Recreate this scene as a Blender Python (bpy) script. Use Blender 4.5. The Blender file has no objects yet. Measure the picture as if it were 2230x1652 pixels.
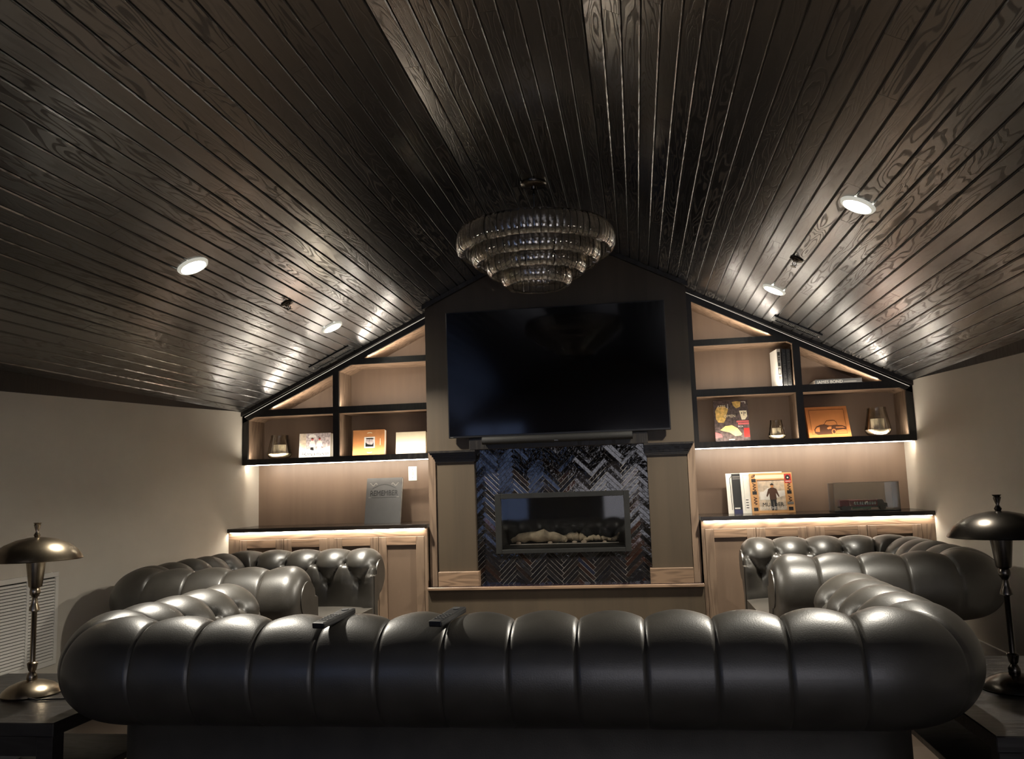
import bpy, bmesh, math, random
from mathutils import Vector, Matrix
random.seed(7)
sc = bpy.context.scene
COL = sc.collection
R = math.radians
PI = math.pi

# ------------------------------------------------------------------ camera
F, YAW, PIT, ROL = 1839.85, .1423, .1241, .0325
CAM = Vector((.5737, -6.5157, 1.1803))
def ray(u, v):
    xx = (u - 1115) / F; uu = -(v - 826) / F
    c, s = math.cos(ROL), math.sin(ROL); x = c*xx + s*uu; up = -s*xx + c*uu
    c, s = math.cos(PIT), math.sin(PIT); y = c - s*up; z = s + c*up
    c, s = math.cos(YAW), math.sin(YAW)
    return Vector((c*x - s*y, s*x + c*y, z))
fwd = ray(1115, 826).normalized()
rgt = (ray(2115, 826) - ray(1115, 826)).normalized()
upv = (ray(1115, -174) - ray(1115, 826)).normalized()
cd = bpy.data.cameras.new('camera'); cam = bpy.data.objects.new('camera', cd); COL.objects.link(cam)
cd.sensor_fit = 'HORIZONTAL'; cd.sensor_width = 36; cd.lens = 36 * F / 2230; cd.clip_start = .02; cd.clip_end = 60
cam.matrix_world = Matrix(((rgt.x, upv.x, -fwd.x, CAM.x), (rgt.y, upv.y, -fwd.y, CAM.y), (rgt.z, upv.z, -fwd.z, CAM.z), (0, 0, 0, 1)))
sc.camera = cam

# ------------------------------------------------------------------ world, light levels, exposure
w = bpy.data.worlds.new('night'); sc.world = w; w.use_nodes = True
w.node_tree.nodes['Background'].inputs[0].default_value = (.25, .3, .4, 1)
w.node_tree.nodes['Background'].inputs[1].default_value = .002
sc.view_settings.view_transform = 'Standard'; sc.view_settings.look = 'None'
sc.view_settings.gamma = 1; sc.view_settings.use_curve_mapping = False
sc.view_settings.exposure = 2.12
cy = sc.cycles
cy.max_bounces = 8; cy.diffuse_bounces = 3; cy.glossy_bounces = 3; cy.transmission_bounces = 8; cy.transparent_max_bounces = 16
cy.caustics_refractive = False; cy.adaptive_threshold = .04
WARM = (1.0, .93, .80)
LED = (1.0, .90, .76)
P_DOWN = 8.0         # each recessed ceiling light, W
P_CUB = 1.1          # cubby strips, W per metre
P_SHELF = 1.1        # strip under the bookcases, W per metre
P_COUNT = .55        # strip under the worktops, W per metre

def area(name, loc, size, power, color, direction, shape='RECTANGLE', spread=180):
    l = bpy.data.lights.new(name, 'AREA'); l.shape = shape; l.size = size[0]
    if shape == 'RECTANGLE': l.size_y = size[1]
    l.energy = power; l.color = color; l.spread = R(spread)
    o = bpy.data.objects.new(name, l); COL.objects.link(o)
    d = Vector(direction).normalized()
    o.rotation_euler = d.to_track_quat('-Z', 'Y').to_euler(); o.location = loc
    return o
def strip(name, p0, p1, width, power, color, direction):
    a, b = Vector(p0), Vector(p1); d = Vector(direction).normalized(); x = (b - a).normalized()
    d = (d - x * d.dot(x)).normalized(); z = -d; y = z.cross(x)
    l = bpy.data.lights.new(name, 'AREA'); l.shape = 'RECTANGLE'; l.size = (b - a).length; l.size_y = width
    l.energy = power * (b - a).length; l.color = color
    o = bpy.data.objects.new(name, l); COL.objects.link(o)
    m = Matrix((x, y, z)).transposed().to_4x4(); m.translation = (a + b) / 2; o.matrix_world = m
    return o

# ------------------------------------------------------------------ materials
MATS = {}
def nodes(name):
    m = bpy.data.materials.new(name); m.use_nodes = True; nt = m.node_tree
    return m, nt, nt.nodes['Principled BSDF']
def N(nt, t, **kw):
    n = nt.nodes.new(t)
    for k, v in kw.items():
        if k.startswith('i_'): n.inputs[k[2:].replace('_', ' ')].default_value = v
        else: setattr(n, k, v)
    return n
def plain(name, col, rough=.5, metal=0, var=.12, scale=12, bump=0, bscale=200, coat=0, spec=.5, stretch=(1, 1, 1)):
    m, nt, b = nodes(name)
    tc = N(nt, 'ShaderNodeTexCoord'); mp = N(nt, 'ShaderNodeMapping'); mp.inputs['Scale'].default_value = stretch
    nt.links.new(tc.outputs['Object'], mp.inputs['Vector'])
    no = N(nt, 'ShaderNodeTexNoise'); no.inputs['Scale'].default_value = scale; no.inputs['Detail'].default_value = 4
    nt.links.new(mp.outputs[0], no.inputs['Vector'])
    rp = N(nt, 'ShaderNodeValToRGB')
    c0 = [max(0, c * (1 - var)) for c in col]; c1 = [min(1, c * (1 + var)) for c in col]
    rp.color_ramp.elements[0].position = .3; rp.color_ramp.elements[1].position = .7
    rp.color_ramp.elements[0].color = (*c0, 1); rp.color_ramp.elements[1].color = (*c1, 1)
    nt.links.new(no.outputs['Fac'], rp.inputs['Fac']); nt.links.new(rp.outputs[0], b.inputs['Base Color'])
    b.inputs['Roughness'].default_value = rough; b.inputs['Metallic'].default_value = metal
    b.inputs['Specular IOR Level'].default_value = spec
    b.inputs['Coat Weight'].default_value = coat
    if bump:
        n2 = N(nt, 'ShaderNodeTexNoise'); n2.inputs['Scale'].default_value = bscale; n2.inputs['Detail'].default_value = 3
        nt.links.new(mp.outputs[0], n2.inputs['Vector'])
        bp = N(nt, 'ShaderNodeBump'); bp.inputs['Strength'].default_value = bump; bp.inputs['Distance'].default_value = .004
        nt.links.new(n2.outputs['Fac'], bp.inputs['Height']); nt.links.new(bp.outputs[0], b.inputs['Normal'])
    MATS[name] = m
    return m
def grain(name, dark, light, scale, lines, rough0, rough1, contrast=1.0, bump=.15, rnd=True, coat=0, spec=.5, blotch=.25, plainness=0.0, coatr=.24, ior=1.5, thr=-.2, cmin=.12):
    """wood: contour lines of a stretched noise give cathedral figure"""
    m, nt, b = nodes(name); L = nt.links.new
    tc = N(nt, 'ShaderNodeTexCoord'); mp = N(nt, 'ShaderNodeMapping'); mp.inputs['Scale'].default_value = scale
    L(tc.outputs['Object'], mp.inputs['Vector'])
    oi = N(nt, 'ShaderNodeObjectInfo'); mu = N(nt, 'ShaderNodeMath', operation='MULTIPLY'); mu.inputs[1].default_value = 37.0 if rnd else 0.0
    L(oi.outputs['Random'], mu.inputs[0])
    no = N(nt, 'ShaderNodeTexNoise', noise_dimensions='4D'); no.inputs['Scale'].default_value = 1; no.inputs['Detail'].default_value = 2.2; no.inputs['Roughness'].default_value = .45
    no.inputs['Distortion'].default_value = .35
    L(mp.outputs[0], no.inputs['Vector']); L(mu.outputs[0], no.inputs['W'])
    m1 = N(nt, 'ShaderNodeMath', operation='MULTIPLY'); m1.inputs[1].default_value = lines; L(no.outputs['Fac'], m1.inputs[0])
    m2 = N(nt, 'ShaderNodeMath', operation='SINE'); L(m1.outputs[0], m2.inputs[0])
    r1 = N(nt, 'ShaderNodeMapRange'); r1.inputs['From Min'].default_value = thr; r1.inputs['From Max'].default_value = 1
    L(m2.outputs[0], r1.inputs['Value'])
    # fine pores
    mp2 = N(nt, 'ShaderNodeMapping'); mp2.inputs['Scale'].default_value = tuple(x * 9 for x in scale)
    L(tc.outputs['Object'], mp2.inputs['Vector'])
    n2 = N(nt, 'ShaderNodeTexNoise', noise_dimensions='4D'); n2.inputs['Scale'].default_value = 1; n2.inputs['Detail'].default_value = 3
    L(mp2.outputs[0], n2.inputs['Vector']); L(mu.outputs[0], n2.inputs['W'])
    mx = N(nt, 'ShaderNodeMath', operation='MULTIPLY'); L(r1.outputs[0], mx.inputs[0]); L(n2.outputs['Fac'], mx.inputs[1])
    # strength of figure differs from piece to piece
    pr = N(nt, 'ShaderNodeMapRange'); pr.inputs['From Min'].default_value = plainness - .25; pr.inputs['From Max'].default_value = plainness + .25
    m7 = N(nt, 'ShaderNodeMath', operation='MULTIPLY'); m7.inputs[1].default_value = 7.3; L(oi.outputs['Random'], m7.inputs[0])
    fr = N(nt, 'ShaderNodeMath', operation='FRACT'); L(m7.outputs[0], fr.inputs[0]); L(fr.outputs[0], pr.inputs['Value'])
    pr.inputs['To Min'].default_value = .25 if plainness > 0 else 1.0
    m3 = N(nt, 'ShaderNodeMath', operation='MULTIPLY'); L(mx.outputs[0], m3.inputs[0]); L(pr.outputs[0], m3.inputs[1])
    m4 = N(nt, 'ShaderNodeMath', operation='MULTIPLY', use_clamp=True); m4.inputs[1].default_value = 1.8 * contrast; L(m3.outputs[0], m4.inputs[0])
    cm = N(nt, 'ShaderNodeMix', data_type='RGBA'); L(m4.outputs[0], cm.inputs['Factor'])
    cm.inputs['A'].default_value = (*dark, 1); cm.inputs['B'].default_value = (*light, 1)
    # board to board tint
    tb = N(nt, 'ShaderNodeMapRange'); tb.inputs['To Min'].default_value = 1 - blotch; tb.inputs['To Max'].default_value = 1 + blotch
    L(oi.outputs['Random'], tb.inputs['Value'])
    hv = N(nt, 'ShaderNodeHueSaturation'); L(tb.outputs[0], hv.inputs['Value']); L(cm.outputs['Result'], hv.inputs['Color'])
    L(hv.outputs[0], b.inputs['Base Color'])
    rr = N(nt, 'ShaderNodeMapRange'); rr.inputs['To Min'].default_value = rough0; rr.inputs['To Max'].default_value = rough1
    L(m4.outputs[0], rr.inputs['Value']); L(rr.outputs[0], b.inputs['Roughness'])
    b.inputs['Specular IOR Level'].default_value = spec; b.inputs['Coat Weight'].default_value = coat; b.inputs['Coat Roughness'].default_value = coatr; b.inputs['IOR'].default_value = 1.5; b.inputs['Coat IOR'].default_value = max(1.5, ior - .1)
    if coat:
        cw = N(nt, 'ShaderNodeMapRange'); cw.inputs['To Min'].default_value = coat; cw.inputs['To Max'].default_value = coat*cmin
        L(m4.outputs[0], cw.inputs['Value']); L(cw.outputs[0], b.inputs['Coat Weight'])
        si = N(nt, 'ShaderNodeMapRange'); si.inputs['To Min'].default_value = spec; si.inputs['To Max'].default_value = spec*.3
        L(m4.outputs[0], si.inputs['Value']); L(si.outputs[0], b.inputs['Specular IOR Level'])
    if bump:
        bp = N(nt, 'ShaderNodeBump', invert=True); bp.inputs['Strength'].default_value = bump; bp.inputs['Distance'].default_value = .002
        L(m4.outputs[0], bp.inputs['Height']); L(bp.outputs[0], b.inputs['Normal'])
        if coat: L(bp.outputs[0], b.inputs['Coat Normal'])
    MATS[name] = m
    return m
def emit(name, col, strength):
    m, nt, b = nodes(name)
    b.inputs['Base Color'].default_value = (*col, 1); b.inputs['Emission Color'].default_value = (*col, 1); b.inputs['Emission Strength'].default_value = strength
    if name.startswith('led') or name == 'downlight': m.cycles.emission_sampling = 'NONE'   # their area lamps are sampled instead
    MATS[name] = m; return m
def glass(name, col, rough=0.0, ior=1.45):
    m, nt, b = nodes(name)
    b.inputs['Base Color'].default_value = (*col, 1); b.inputs['Transmission Weight'].default_value = .93; b.inputs['Roughness'].default_value = rough; b.inputs['IOR'].default_value = ior
    tc = N(nt, 'ShaderNodeTexCoord'); no = N(nt, 'ShaderNodeTexNoise'); no.inputs['Scale'].default_value = 40
    nt.links.new(tc.outputs['Object'], no.inputs['Vector'])
    bp = N(nt, 'ShaderNodeBump'); bp.inputs['Strength'].default_value = .35; bp.inputs['Distance'].default_value = .003
    nt.links.new(no.outputs['Fac'], bp.inputs['Height']); nt.links.new(bp.outputs[0], b.inputs['Normal'])
    MATS[name] = m; return m
def clear(name, refl=.08, tint=(1, 1, 1), rough=.02):
    """thin clear sheet: mostly see-through with a mirror film"""
    m, nt, b = nodes(name); nt.nodes.remove(b)
    out = nt.nodes['Material Output']; tr = N(nt, 'ShaderNodeBsdfTransparent'); tr.inputs[0].default_value = (*tint, 1)
    gl = N(nt, 'ShaderNodeBsdfGlossy'); gl.inputs['Roughness'].default_value = rough
    fr = N(nt, 'ShaderNodeLayerWeight'); fr.inputs['Blend'].default_value = .25
    mr = N(nt, 'ShaderNodeMapRange'); mr.inputs['To Min'].default_value = refl; mr.inputs['To Max'].default_value = .8
    nt.links.new(fr.outputs['Fresnel'], mr.inputs['Value'])
    mx = N(nt, 'ShaderNodeMixShader'); nt.links.new(mr.outputs[0], mx.inputs[0]); nt.links.new(tr.outputs[0], mx.inputs[1]); nt.links.new(gl.outputs[0], mx.inputs[2])
    nt.links.new(mx.outputs[0], out.inputs[0]); MATS[name] = m; return m

grain('ceiling_wood', (.010, .0085, .0075), (.062, .055, .048), (13, 1.5, 13), 95, .30, .50, contrast=1.7, bump=.15, plainness=.5, thr=.25, cmin=.35, spec=.85, blotch=.3, coat=1.0, ior=2.1, coatr=.2)
plain('groove', (.006, .005, .005), .5)
grain('oak', (.225, .156, .107), (.125, .082, .055), (9, 9, 1.1), 60, .38, .5, contrast=.75, bump=.08, blotch=.12)
grain('oak_horizontal', (.245, .160, .103), (.130, .082, .052), (1.1, 9, 9), 70, .38, .5, contrast=.9, bump=.08, blotch=.12)
grain('oak_panel', (.190, .130, .090), (.125, .083, .056), (3.5, 3.5, .3), 15, .42, .5, contrast=.38, bump=.03, blotch=.06)
grain('breast_oak', (.074, .055, .036), (.052, .038, .025), (6, 6, .35), 14, .42, .5, contrast=.5, bump=.03, blotch=.05)
grain('dark_oak', (.010, .008, .0065), (.021, .017, .013), (14, 14, 2), 50, .36, .5, contrast=.8, bump=.1, blotch=.2)
grain('dark_top', (.020, .015, .012), (.034, .026, .020), (2, 12, 12), 50, .16, .26, contrast=.7, bump=.04, blotch=.1)
grain('table_wood', (.020, .018, .017), (.034, .031, .029), (2, 14, 14), 50, .3, .42, contrast=.7, bump=.1, blotch=.1)
plain('wall_paint', (.58, .535, .455), .75, var=.03, scale=3, bump=.05, bscale=220)
plain('white_trim', (.72, .69, .63), .4, var=.03)
plain('floor_wood', (.05, .036, .026), .4, stretch=(1, 8, 1))
plain('leather', (.046, .041, .034), .40, var=.25, scale=9, bump=.10, bscale=240, coat=.05, spec=.85)
plain('leather_seat', (.050, .044, .036), .42, var=.2, scale=9, bump=.12, bscale=160, spec=.5)
plain('black_metal', (.012, .012, .012), .35, metal=0)
plain('frame_metal', (.032, .032, .030), .42, metal=.5)
plain('bronze', (.42, .345, .25), .28, metal=1, var=.15, scale=20)
plain('dark_bronze', (.10, .088, .075), .26, metal=1, var=.15, scale=20)
plain('chrome', (.6, .57, .52), .2, metal=1)
plain('grout', (.30, .275, .25), .8)
plain('firebox', (.022, .022, .019), .6)
plain('ceramic_log', (.50, .41, .28), .85, var=.45, scale=14, bump=.6, bscale=40)
plain('tv_bezel', (.006, .006, .007), .35)
plain('speaker_cloth', (.011, .0105, .010), .6, bump=.3, bscale=900)
plain('rubber', (.010, .010, .011), .5)
plain('button_grey', (.06, .06, .06), .5)
plain('wax', (.78, .72, .60), .5, var=.06, scale=60)
plain('paper', (.80, .77, .70), .7, var=.04)
plain('cream_cover', (.78, .68, .48), .6, var=.03)
plain('tan_leather', (.52, .215, .075), .5, var=.1, scale=18, bump=.1, bscale=200)
plain('orange_cover', (.50, .185, .055), .5, var=.07, scale=14)
plain('brown_print', (.075, .028, .012), .6)
plain('grey_cover', (.062, .061, .060), .42, var=.06)
plain('grey_print', (.016, .016, .016), .35)
plain('black_cover', (.012, .012, .012), .4)
plain('soft_print', (.20, .19, .17), .5)
plain('mid_print', (.09, .088, .08), .5)
plain('white_print', (.75, .72, .66), .5)
plain('black_print', (.01, .009, .009), .5)
plain('red_print', (.42, .03, .025), .4)
plain('pink_print', (.55, .12, .12), .5)
plain('ochre_print', (.62, .40, .12), .5, var=.45, scale=40)
plain('yellow_print', (.78, .60, .22), .5, var=.2, scale=30)
plain('collage_print', (.085, .06, .055), .5, var=.7, scale=45)
plain('tan_sleeve', (.62, .33, .13), .45, var=.08)
plain('sepia_print', (.58, .48, .36), .5, var=.35, scale=28)
plain('photo_print', (.45, .38, .37), .5, var=.55, scale=55)
plain('navy_print', (.03, .03, .09), .4)
plain('model_red', (.30, .018, .03), .25, coat=.5)
plain('model_green', (.03, .16, .06), .3)
plain('pebble', (.45, .36, .27), .7, var=.3, scale=30)
plain('picture_dark', (.02, .02, .022), .4)
plain('picture_mat', (.5, .5, .5), .6)
def tv_glass():
    m, nt, b = nodes('screen'); b.inputs['Base Color'].default_value = (.002, .002, .003, 1); b.inputs['Roughness'].default_value = .07
    b.inputs['Specular IOR Level'].default_value = .45
    tc = N(nt, 'ShaderNodeTexCoord'); no = N(nt, 'ShaderNodeTexNoise'); no.inputs['Scale'].default_value = 3
    nt.links.new(tc.outputs['Object'], no.inputs['Vector']); mr = N(nt, 'ShaderNodeMapRange'); mr.inputs['To Min'].default_value = .06; mr.inputs['To Max'].default_value = .09
    nt.links.new(no.outputs['Fac'], mr.inputs['Value']); nt.links.new(mr.outputs[0], b.inputs['Roughness']); MATS['screen'] = m
tv_glass()
def tile_mat():
    m, nt, b = nodes('glazed_tile'); L = nt.links.new
    oi = N(nt, 'ShaderNodeObjectInfo'); rp = N(nt, 'ShaderNodeValToRGB'); e = rp.color_ramp.elements
    e[0].position = 0; e[0].color = (.006, .006, .008, 1); e[1].position = .7; e[1].color = (.010, .009, .010, 1)
    for p, c in ((.90, (.014, .010, .009, 1)), (.975, (.026, .011, .008, 1)), (.99, (.012, .014, .026, 1))):
        x = e.new(p); x.color = c
    L(oi.outputs['Random'], rp.inputs[0]); L(rp.outputs[0], b.inputs['Base Color'])
    b.inputs['Roughness'].default_value = .08; b.inputs['Coat Weight'].default_value = .6; b.inputs['Coat Roughness'].default_value = .05
    tc = N(nt, 'ShaderNodeTexCoord'); no = N(nt, 'ShaderNodeTexNoise'); no.inputs['Scale'].default_value = 38; no.inputs['Detail'].default_value = 2
    L(tc.outputs['Object'], no.inputs['Vector']); bp = N(nt, 'ShaderNodeBump'); bp.inputs['Strength'].default_value = .5; bp.inputs['Distance'].default_value = .004
    L(no.outputs['Fac'], bp.inputs['Height']); L(bp.outputs[0], b.inputs['Normal']); MATS['glazed_tile'] = m
tile_mat()
glass('smoked_glass', (.90, .81, .68), .06, 2.3)
clear('candle_glass', .06, (.93, .91, .86))
clear('candle_glass_clear', .10, (.95, .95, .93))
clear('acrylic', .10, (.93, .95, .95))
clear('fire_glass', .014, (.95, .95, .95), .04)
emit('led', LED, 5)
emit('led_soft', LED, .2)
emit('led_ring', (.95, .93, .80), .10)  # plastic trim ring glows faintly, standing in for spill from the lens
emit('downlight', (1, .96, .80), 14)
emit('dusk_pane', (.22, .30, .54), .45)  # invented bluish fill behind the camera, for the sofa back
emit('dusk_pane_grey', (.52, .51, .56), .85)  # invented grey fill behind the camera, gives the sofa back its sheen

# ------------------------------------------------------------------ mesh builder
class MB:
    def __init__(s): s.v = []; s.f = []
    def add(s, v, f):
        n = len(s.v); s.v += [Vector(p) for p in v]; s.f += [tuple(i + n for i in q) for q in f]; return s
    def box(s, x0, x1, y0, y1, z0, z1):
        x0, x1 = min(x0, x1), max(x0, x1)
        return s.add([(x0, y0, z0), (x1, y0, z0), (x1, y1, z0), (x0, y1, z0), (x0, y0, z1), (x1, y0, z1), (x1, y1, z1), (x0, y1, z1)],
                     [(3, 2, 1, 0), (4, 5, 6, 7), (0, 1, 5, 4), (1, 2, 6, 5), (2, 3, 7, 6), (3, 0, 4, 7)])
    def prism(s, poly, y0, y1):
        """poly of (x, z) extruded along y"""
        n = len(poly); v = [(x, y0, z) for x, z in poly] + [(x, y1, z) for x, z in poly]
        f = [tuple(range(n)), tuple(range(2*n - 1, n - 1, -1))] + [(i, i + n, (i + 1) % n + n, (i + 1) % n) for i in range(n)]
        return s.add(v, f)
    def prism_x(s, poly, x0, x1):
        """poly of (y, z) extruded along x"""
        n = len(poly); v = [(x0, y, z) for y, z in poly] + [(x1, y, z) for y, z in poly]
        f = [tuple(range(n)), tuple(range(2*n - 1, n - 1, -1))] + [(i, i + n, (i + 1) % n + n, (i + 1) % n) for i in range(n)]
        return s.add(v, f)
    def lathe(s, prof, n=32, c=(0, 0, 0), close=False):
        k = len(prof); v = []; f = []
        for i in range(n):
            a = 2*PI*i/n
            for r, z in prof: v.append((c[0] + r*math.cos(a), c[1] + r*math.sin(a), c[2] + z))
        for i in range(n):
            for j in range(k - 1 + (1 if close else 0)):
                j2 = (j + 1) % k
                f.append((i*k + j, ((i + 1) % n)*k + j, ((i + 1) % n)*k + j2, i*k + j2))
        return s.add(v, f)
    def tube(s, path, r, n=8):
        pts = [Vector(p) for p in path]; v = []; f = []; m = len(pts)
        for i, p in enumerate(pts):
            t = (pts[min(i + 1, m - 1)] - pts[max(i - 1, 0)]).normalized()
            a = t.cross(Vector((0, 0, 1)));  a = a.normalized() if a.length > 1e-4 else Vector((1, 0, 0)); b = t.cross(a)
            rr = r[i] if isinstance(r, (list, tuple)) else r
            for j in range(n): q = 2*PI*j/n; v.append(p + a*rr*math.cos(q) + b*rr*math.sin(q))
        for i in range(m - 1):
            for j in range(n): f.append((i*n + j, i*n + (j + 1) % n, (i + 1)*n + (j + 1) % n, (i + 1)*n + j))
        f.append(tuple(range(n - 1, -1, -1))); f.append(tuple(range((m - 1)*n, m*n)))
        return s.add(v, f)
    def ball(s, c, r, n=12, sq=(1, 1, 1)):
        prof = [(math.sin(PI*i/(n//2)) * r, -math.cos(PI*i/(n//2)) * r) for i in range(n//2 + 1)]
        m = MB().lathe(prof, n)
        return s.add([(c[0] + p.x*sq[0], c[1] + p.y*sq[1], c[2] + p.z*sq[2]) for p in m.v], m.f)
    def xf(s, M):
        s.v = [M @ p for p in s.v]; return s
    def build(s, name, mat, parent=None, smooth=False, bevel=0, seg=1, sub=(0, 0, 0), fix=True):
        me = bpy.data.meshes.new(name); off = Vector(sub)
        me.from_pydata([p - off for p in s.v], [], s.f); me.update()
        bm = bmesh.new(); bm.from_mesh(me)
        bmesh.ops.remove_doubles(bm, verts=bm.verts, dist=1e-6)
        if fix: bmesh.ops.recalc_face_normals(bm, faces=bm.faces)
        if bevel:
            bmesh.ops.bevel(bm, geom=[e for e in bm.edges if len(e.link_faces) == 2 and e.calc_face_angle(0) > .5], offset=bevel, segments=seg, affect='EDGES', profile=.6)
        for q in bm.faces: q.smooth = smooth
        bm.to_mesh(me); bm.free()
        if smooth == 'auto' or smooth:
            try: me.set_sharp_from_angle(angle=R(45))
            except Exception: pass
        me.materials.append(MATS[mat])
        o = bpy.data.objects.new(name, me); COL.objects.link(o); o.parent = parent
        return o
def B(x0, x1, y0, y1, z0, z1): return MB().box(x0, x1, y0, y1, z0, z1)
def tag(o, label, cat, group=None, kind=None):
    o['label'] = label; o['category'] = cat
    if group: o['group'] = group
    if kind: o['kind'] = kind
    return o
def struct(o, label=None):
    o['kind'] = 'structure'
    if label: o['label'] = label
    return o
def thing(name, label, cat, loc=(0, 0, 0), rotz=0, group=None):
    o = bpy.data.objects.new(name, None); COL.objects.link(o); o.location = loc; o.rotation_euler = (0, 0, rotz); o.empty_display_size = .1
    return tag(o, label, cat, group)
def clone(me_obj, name, parent, loc=(0, 0, 0), rot=(0, 0, 0), scale=(1, 1, 1)):
    o = bpy.data.objects.new(name, me_obj.data if hasattr(me_obj, 'data') else me_obj); COL.objects.link(o); o.parent = parent
    o.location = loc; o.rotation_euler = rot; o.scale = scale
    return o
def lettering(parent, s, size, loc, rot, mat, shear=0, name='lettering', ext=.0004, align='CENTER', sx=1.0):
    cu = bpy.data.curves.new('tmp', 'FONT'); cu.body = s; cu.size = size; cu.shear = shear; cu.extrude = ext; cu.align_x = align; cu.align_y = 'CENTER'; cu.resolution_u = 3
    t = bpy.data.objects.new('tmp', cu); COL.objects.link(t)
    dg = bpy.context.evaluated_depsgraph_get(); me = bpy.data.meshes.new_from_object(t.evaluated_get(dg))
    bpy.data.objects.remove(t); bpy.data.curves.remove(cu)
    me.materials.clear(); me.materials.append(MATS[mat]); me.name = name
    o = bpy.data.objects.new(name, me); COL.objects.link(o); o.parent = parent; o.location = loc; o.rotation_euler = rot; o.scale = (sx, 1, 1)
    return o
FRONT = (PI/2, 0, 0)      # lettering that faces the room (-y)

# ------------------------------------------------------------------ room shell
W = 2.6
YB, YR = .345, -8.3
FXL, FXR, FZ = -.31, .458, 2.92
EL, ER = 1.835, 1.84
TL, TR = (FZ - EL)/(W + FXL), (FZ - ER)/(W - FXR)
def ceil(x): return EL + TL*(x + W) if x < FXL else (ER + TR*(W - x) if x > FXR else FZ)
gable = [(-W, 0), (W, 0), (W, ER), (FXR, FZ), (FXL, FZ), (-W, EL)]
struct(B(-W - .1, W + .1, YR - .1, YB + .1, -.1, 0).build('floor', 'floor_wood'))
struct(MB().prism(gable, YB, YB + .1).build('wall_back', 'wall_paint'))
struct(MB().prism(gable, YR - .1, YR).build('wall_rear', 'wall_paint'))
struct(B(-W - .1, -W, YR - .1, YB + .1, 0, EL + .02).build('wall_left', 'wall_paint'))
struct(B(W, W + .1, YR - .1, YB + .1, 0, ER + .02).build('wall_right', 'wall_paint'))
struct(MB().prism_x([(-.2, 0), (YR, 0), (YR, .15), (-.2, .15)], W - .014, W).build('baseboard_right', 'white_trim', bevel=.003))
struct(MB().prism_x([(-.2, 0), (YR, 0), (YR, .15), (-.2, .15)], -W, -W + .014).build('baseboard_left', 'white_trim', bevel=.003))
# dark scribe board, deeper towards the room, where planks die into the side walls
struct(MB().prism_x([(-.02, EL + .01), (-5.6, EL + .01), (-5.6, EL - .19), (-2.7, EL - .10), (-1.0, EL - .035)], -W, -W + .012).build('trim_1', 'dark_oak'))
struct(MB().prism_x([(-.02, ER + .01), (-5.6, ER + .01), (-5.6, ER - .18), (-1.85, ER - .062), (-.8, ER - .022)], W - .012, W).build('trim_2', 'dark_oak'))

# ceiling: backing slab with groove-dark face, planks one by one below it
TH = .012
ce = MB()
for a, b in (((-W - .1, ceil(-W) - TL*.1), (FXL, FZ)), ((FXL, FZ), (FXR, FZ)), ((FXR, FZ), (W + .1, ceil(W) - TR*.1))):
    ce.prism([(a[0], a[1] + TH), (b[0], b[1] + TH), (b[0], b[1] + .08), (a[0], a[1] + .08)], YR - .1, YB + .1)
ceiling = struct(ce.build('ceiling', 'groove'), 'dark stained timber plank ceiling with two slopes and a flat ridge strip')
def plank_mb(o, t, n, y0, y1, w):
    """o: (x,z) of near edge of strip, t: unit along strip width, n: unit into the room"""
    g, ch = .0016, .0045; out = []
    prof = [(g, 0), (g, TH - ch), (g + ch, TH), (w - g - ch, TH), (w - g, TH - ch), (w - g, 0)]
    pts = [(o[0] + t[0]*a + n[0]*(h - TH), o[1] + t[1]*a + n[1]*(h - TH)) for a, h in prof]
    return MB().prism(pts, y0, y1)
PW = .0772
rows = []
cl, sl = math.cos(math.atan(TL)), math.sin(math.atan(TL)); cr, sr = math.cos(math.atan(TR)), math.sin(math.atan(TR))
nl = round((W + FXL)/cl/PW); wl = (W + FXL)/cl/nl
for i in range(nl): rows.append(((FXL - cl*wl*i, FZ - sl*wl*i), (-cl, -sl), (sl, -cl), wl))
nr = round((W - FXR)/cr/PW); wr = (W - FXR)/cr/nr
for i in range(nr): rows.append(((FXR + cr*wr*i, FZ - sr*wr*i), (cr, -sr), (-sr, -cr), wr))
for i in range(10): rows.append(((FXL + (FXR - FXL)/10*i, FZ), (1, 0), (0, -1), (FXR - FXL)/10))
rest = MB(); npl = 0
for (o, t, n, wd) in rows:
    y = .02; first = True
    while y > -5.5:
        ln = random.uniform(.5, 1.9) if first else random.uniform(1.4, 2.3); first = False
        y2 = max(y - ln, -5.6)
        if y2 < -5.1: y2 = -5.6
        # planks drop by the panel thickness so that their show face is the room's ceiling plane
        plank_mb((o[0] - n[0]*0, o[1] - n[1]*0), t, n, y2 + .0006, y - .0006, wd).build('plank', 'ceiling_wood', ceiling); npl += 1
        y = y2
    m = plank_mb(o, t, n, YR, -5.601, wd); rest.add(m.v, m.f)
k = rest.build('planks', 'ceiling_wood', ceiling); k['kind'] = 'stuff'
print('planks', npl)

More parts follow.
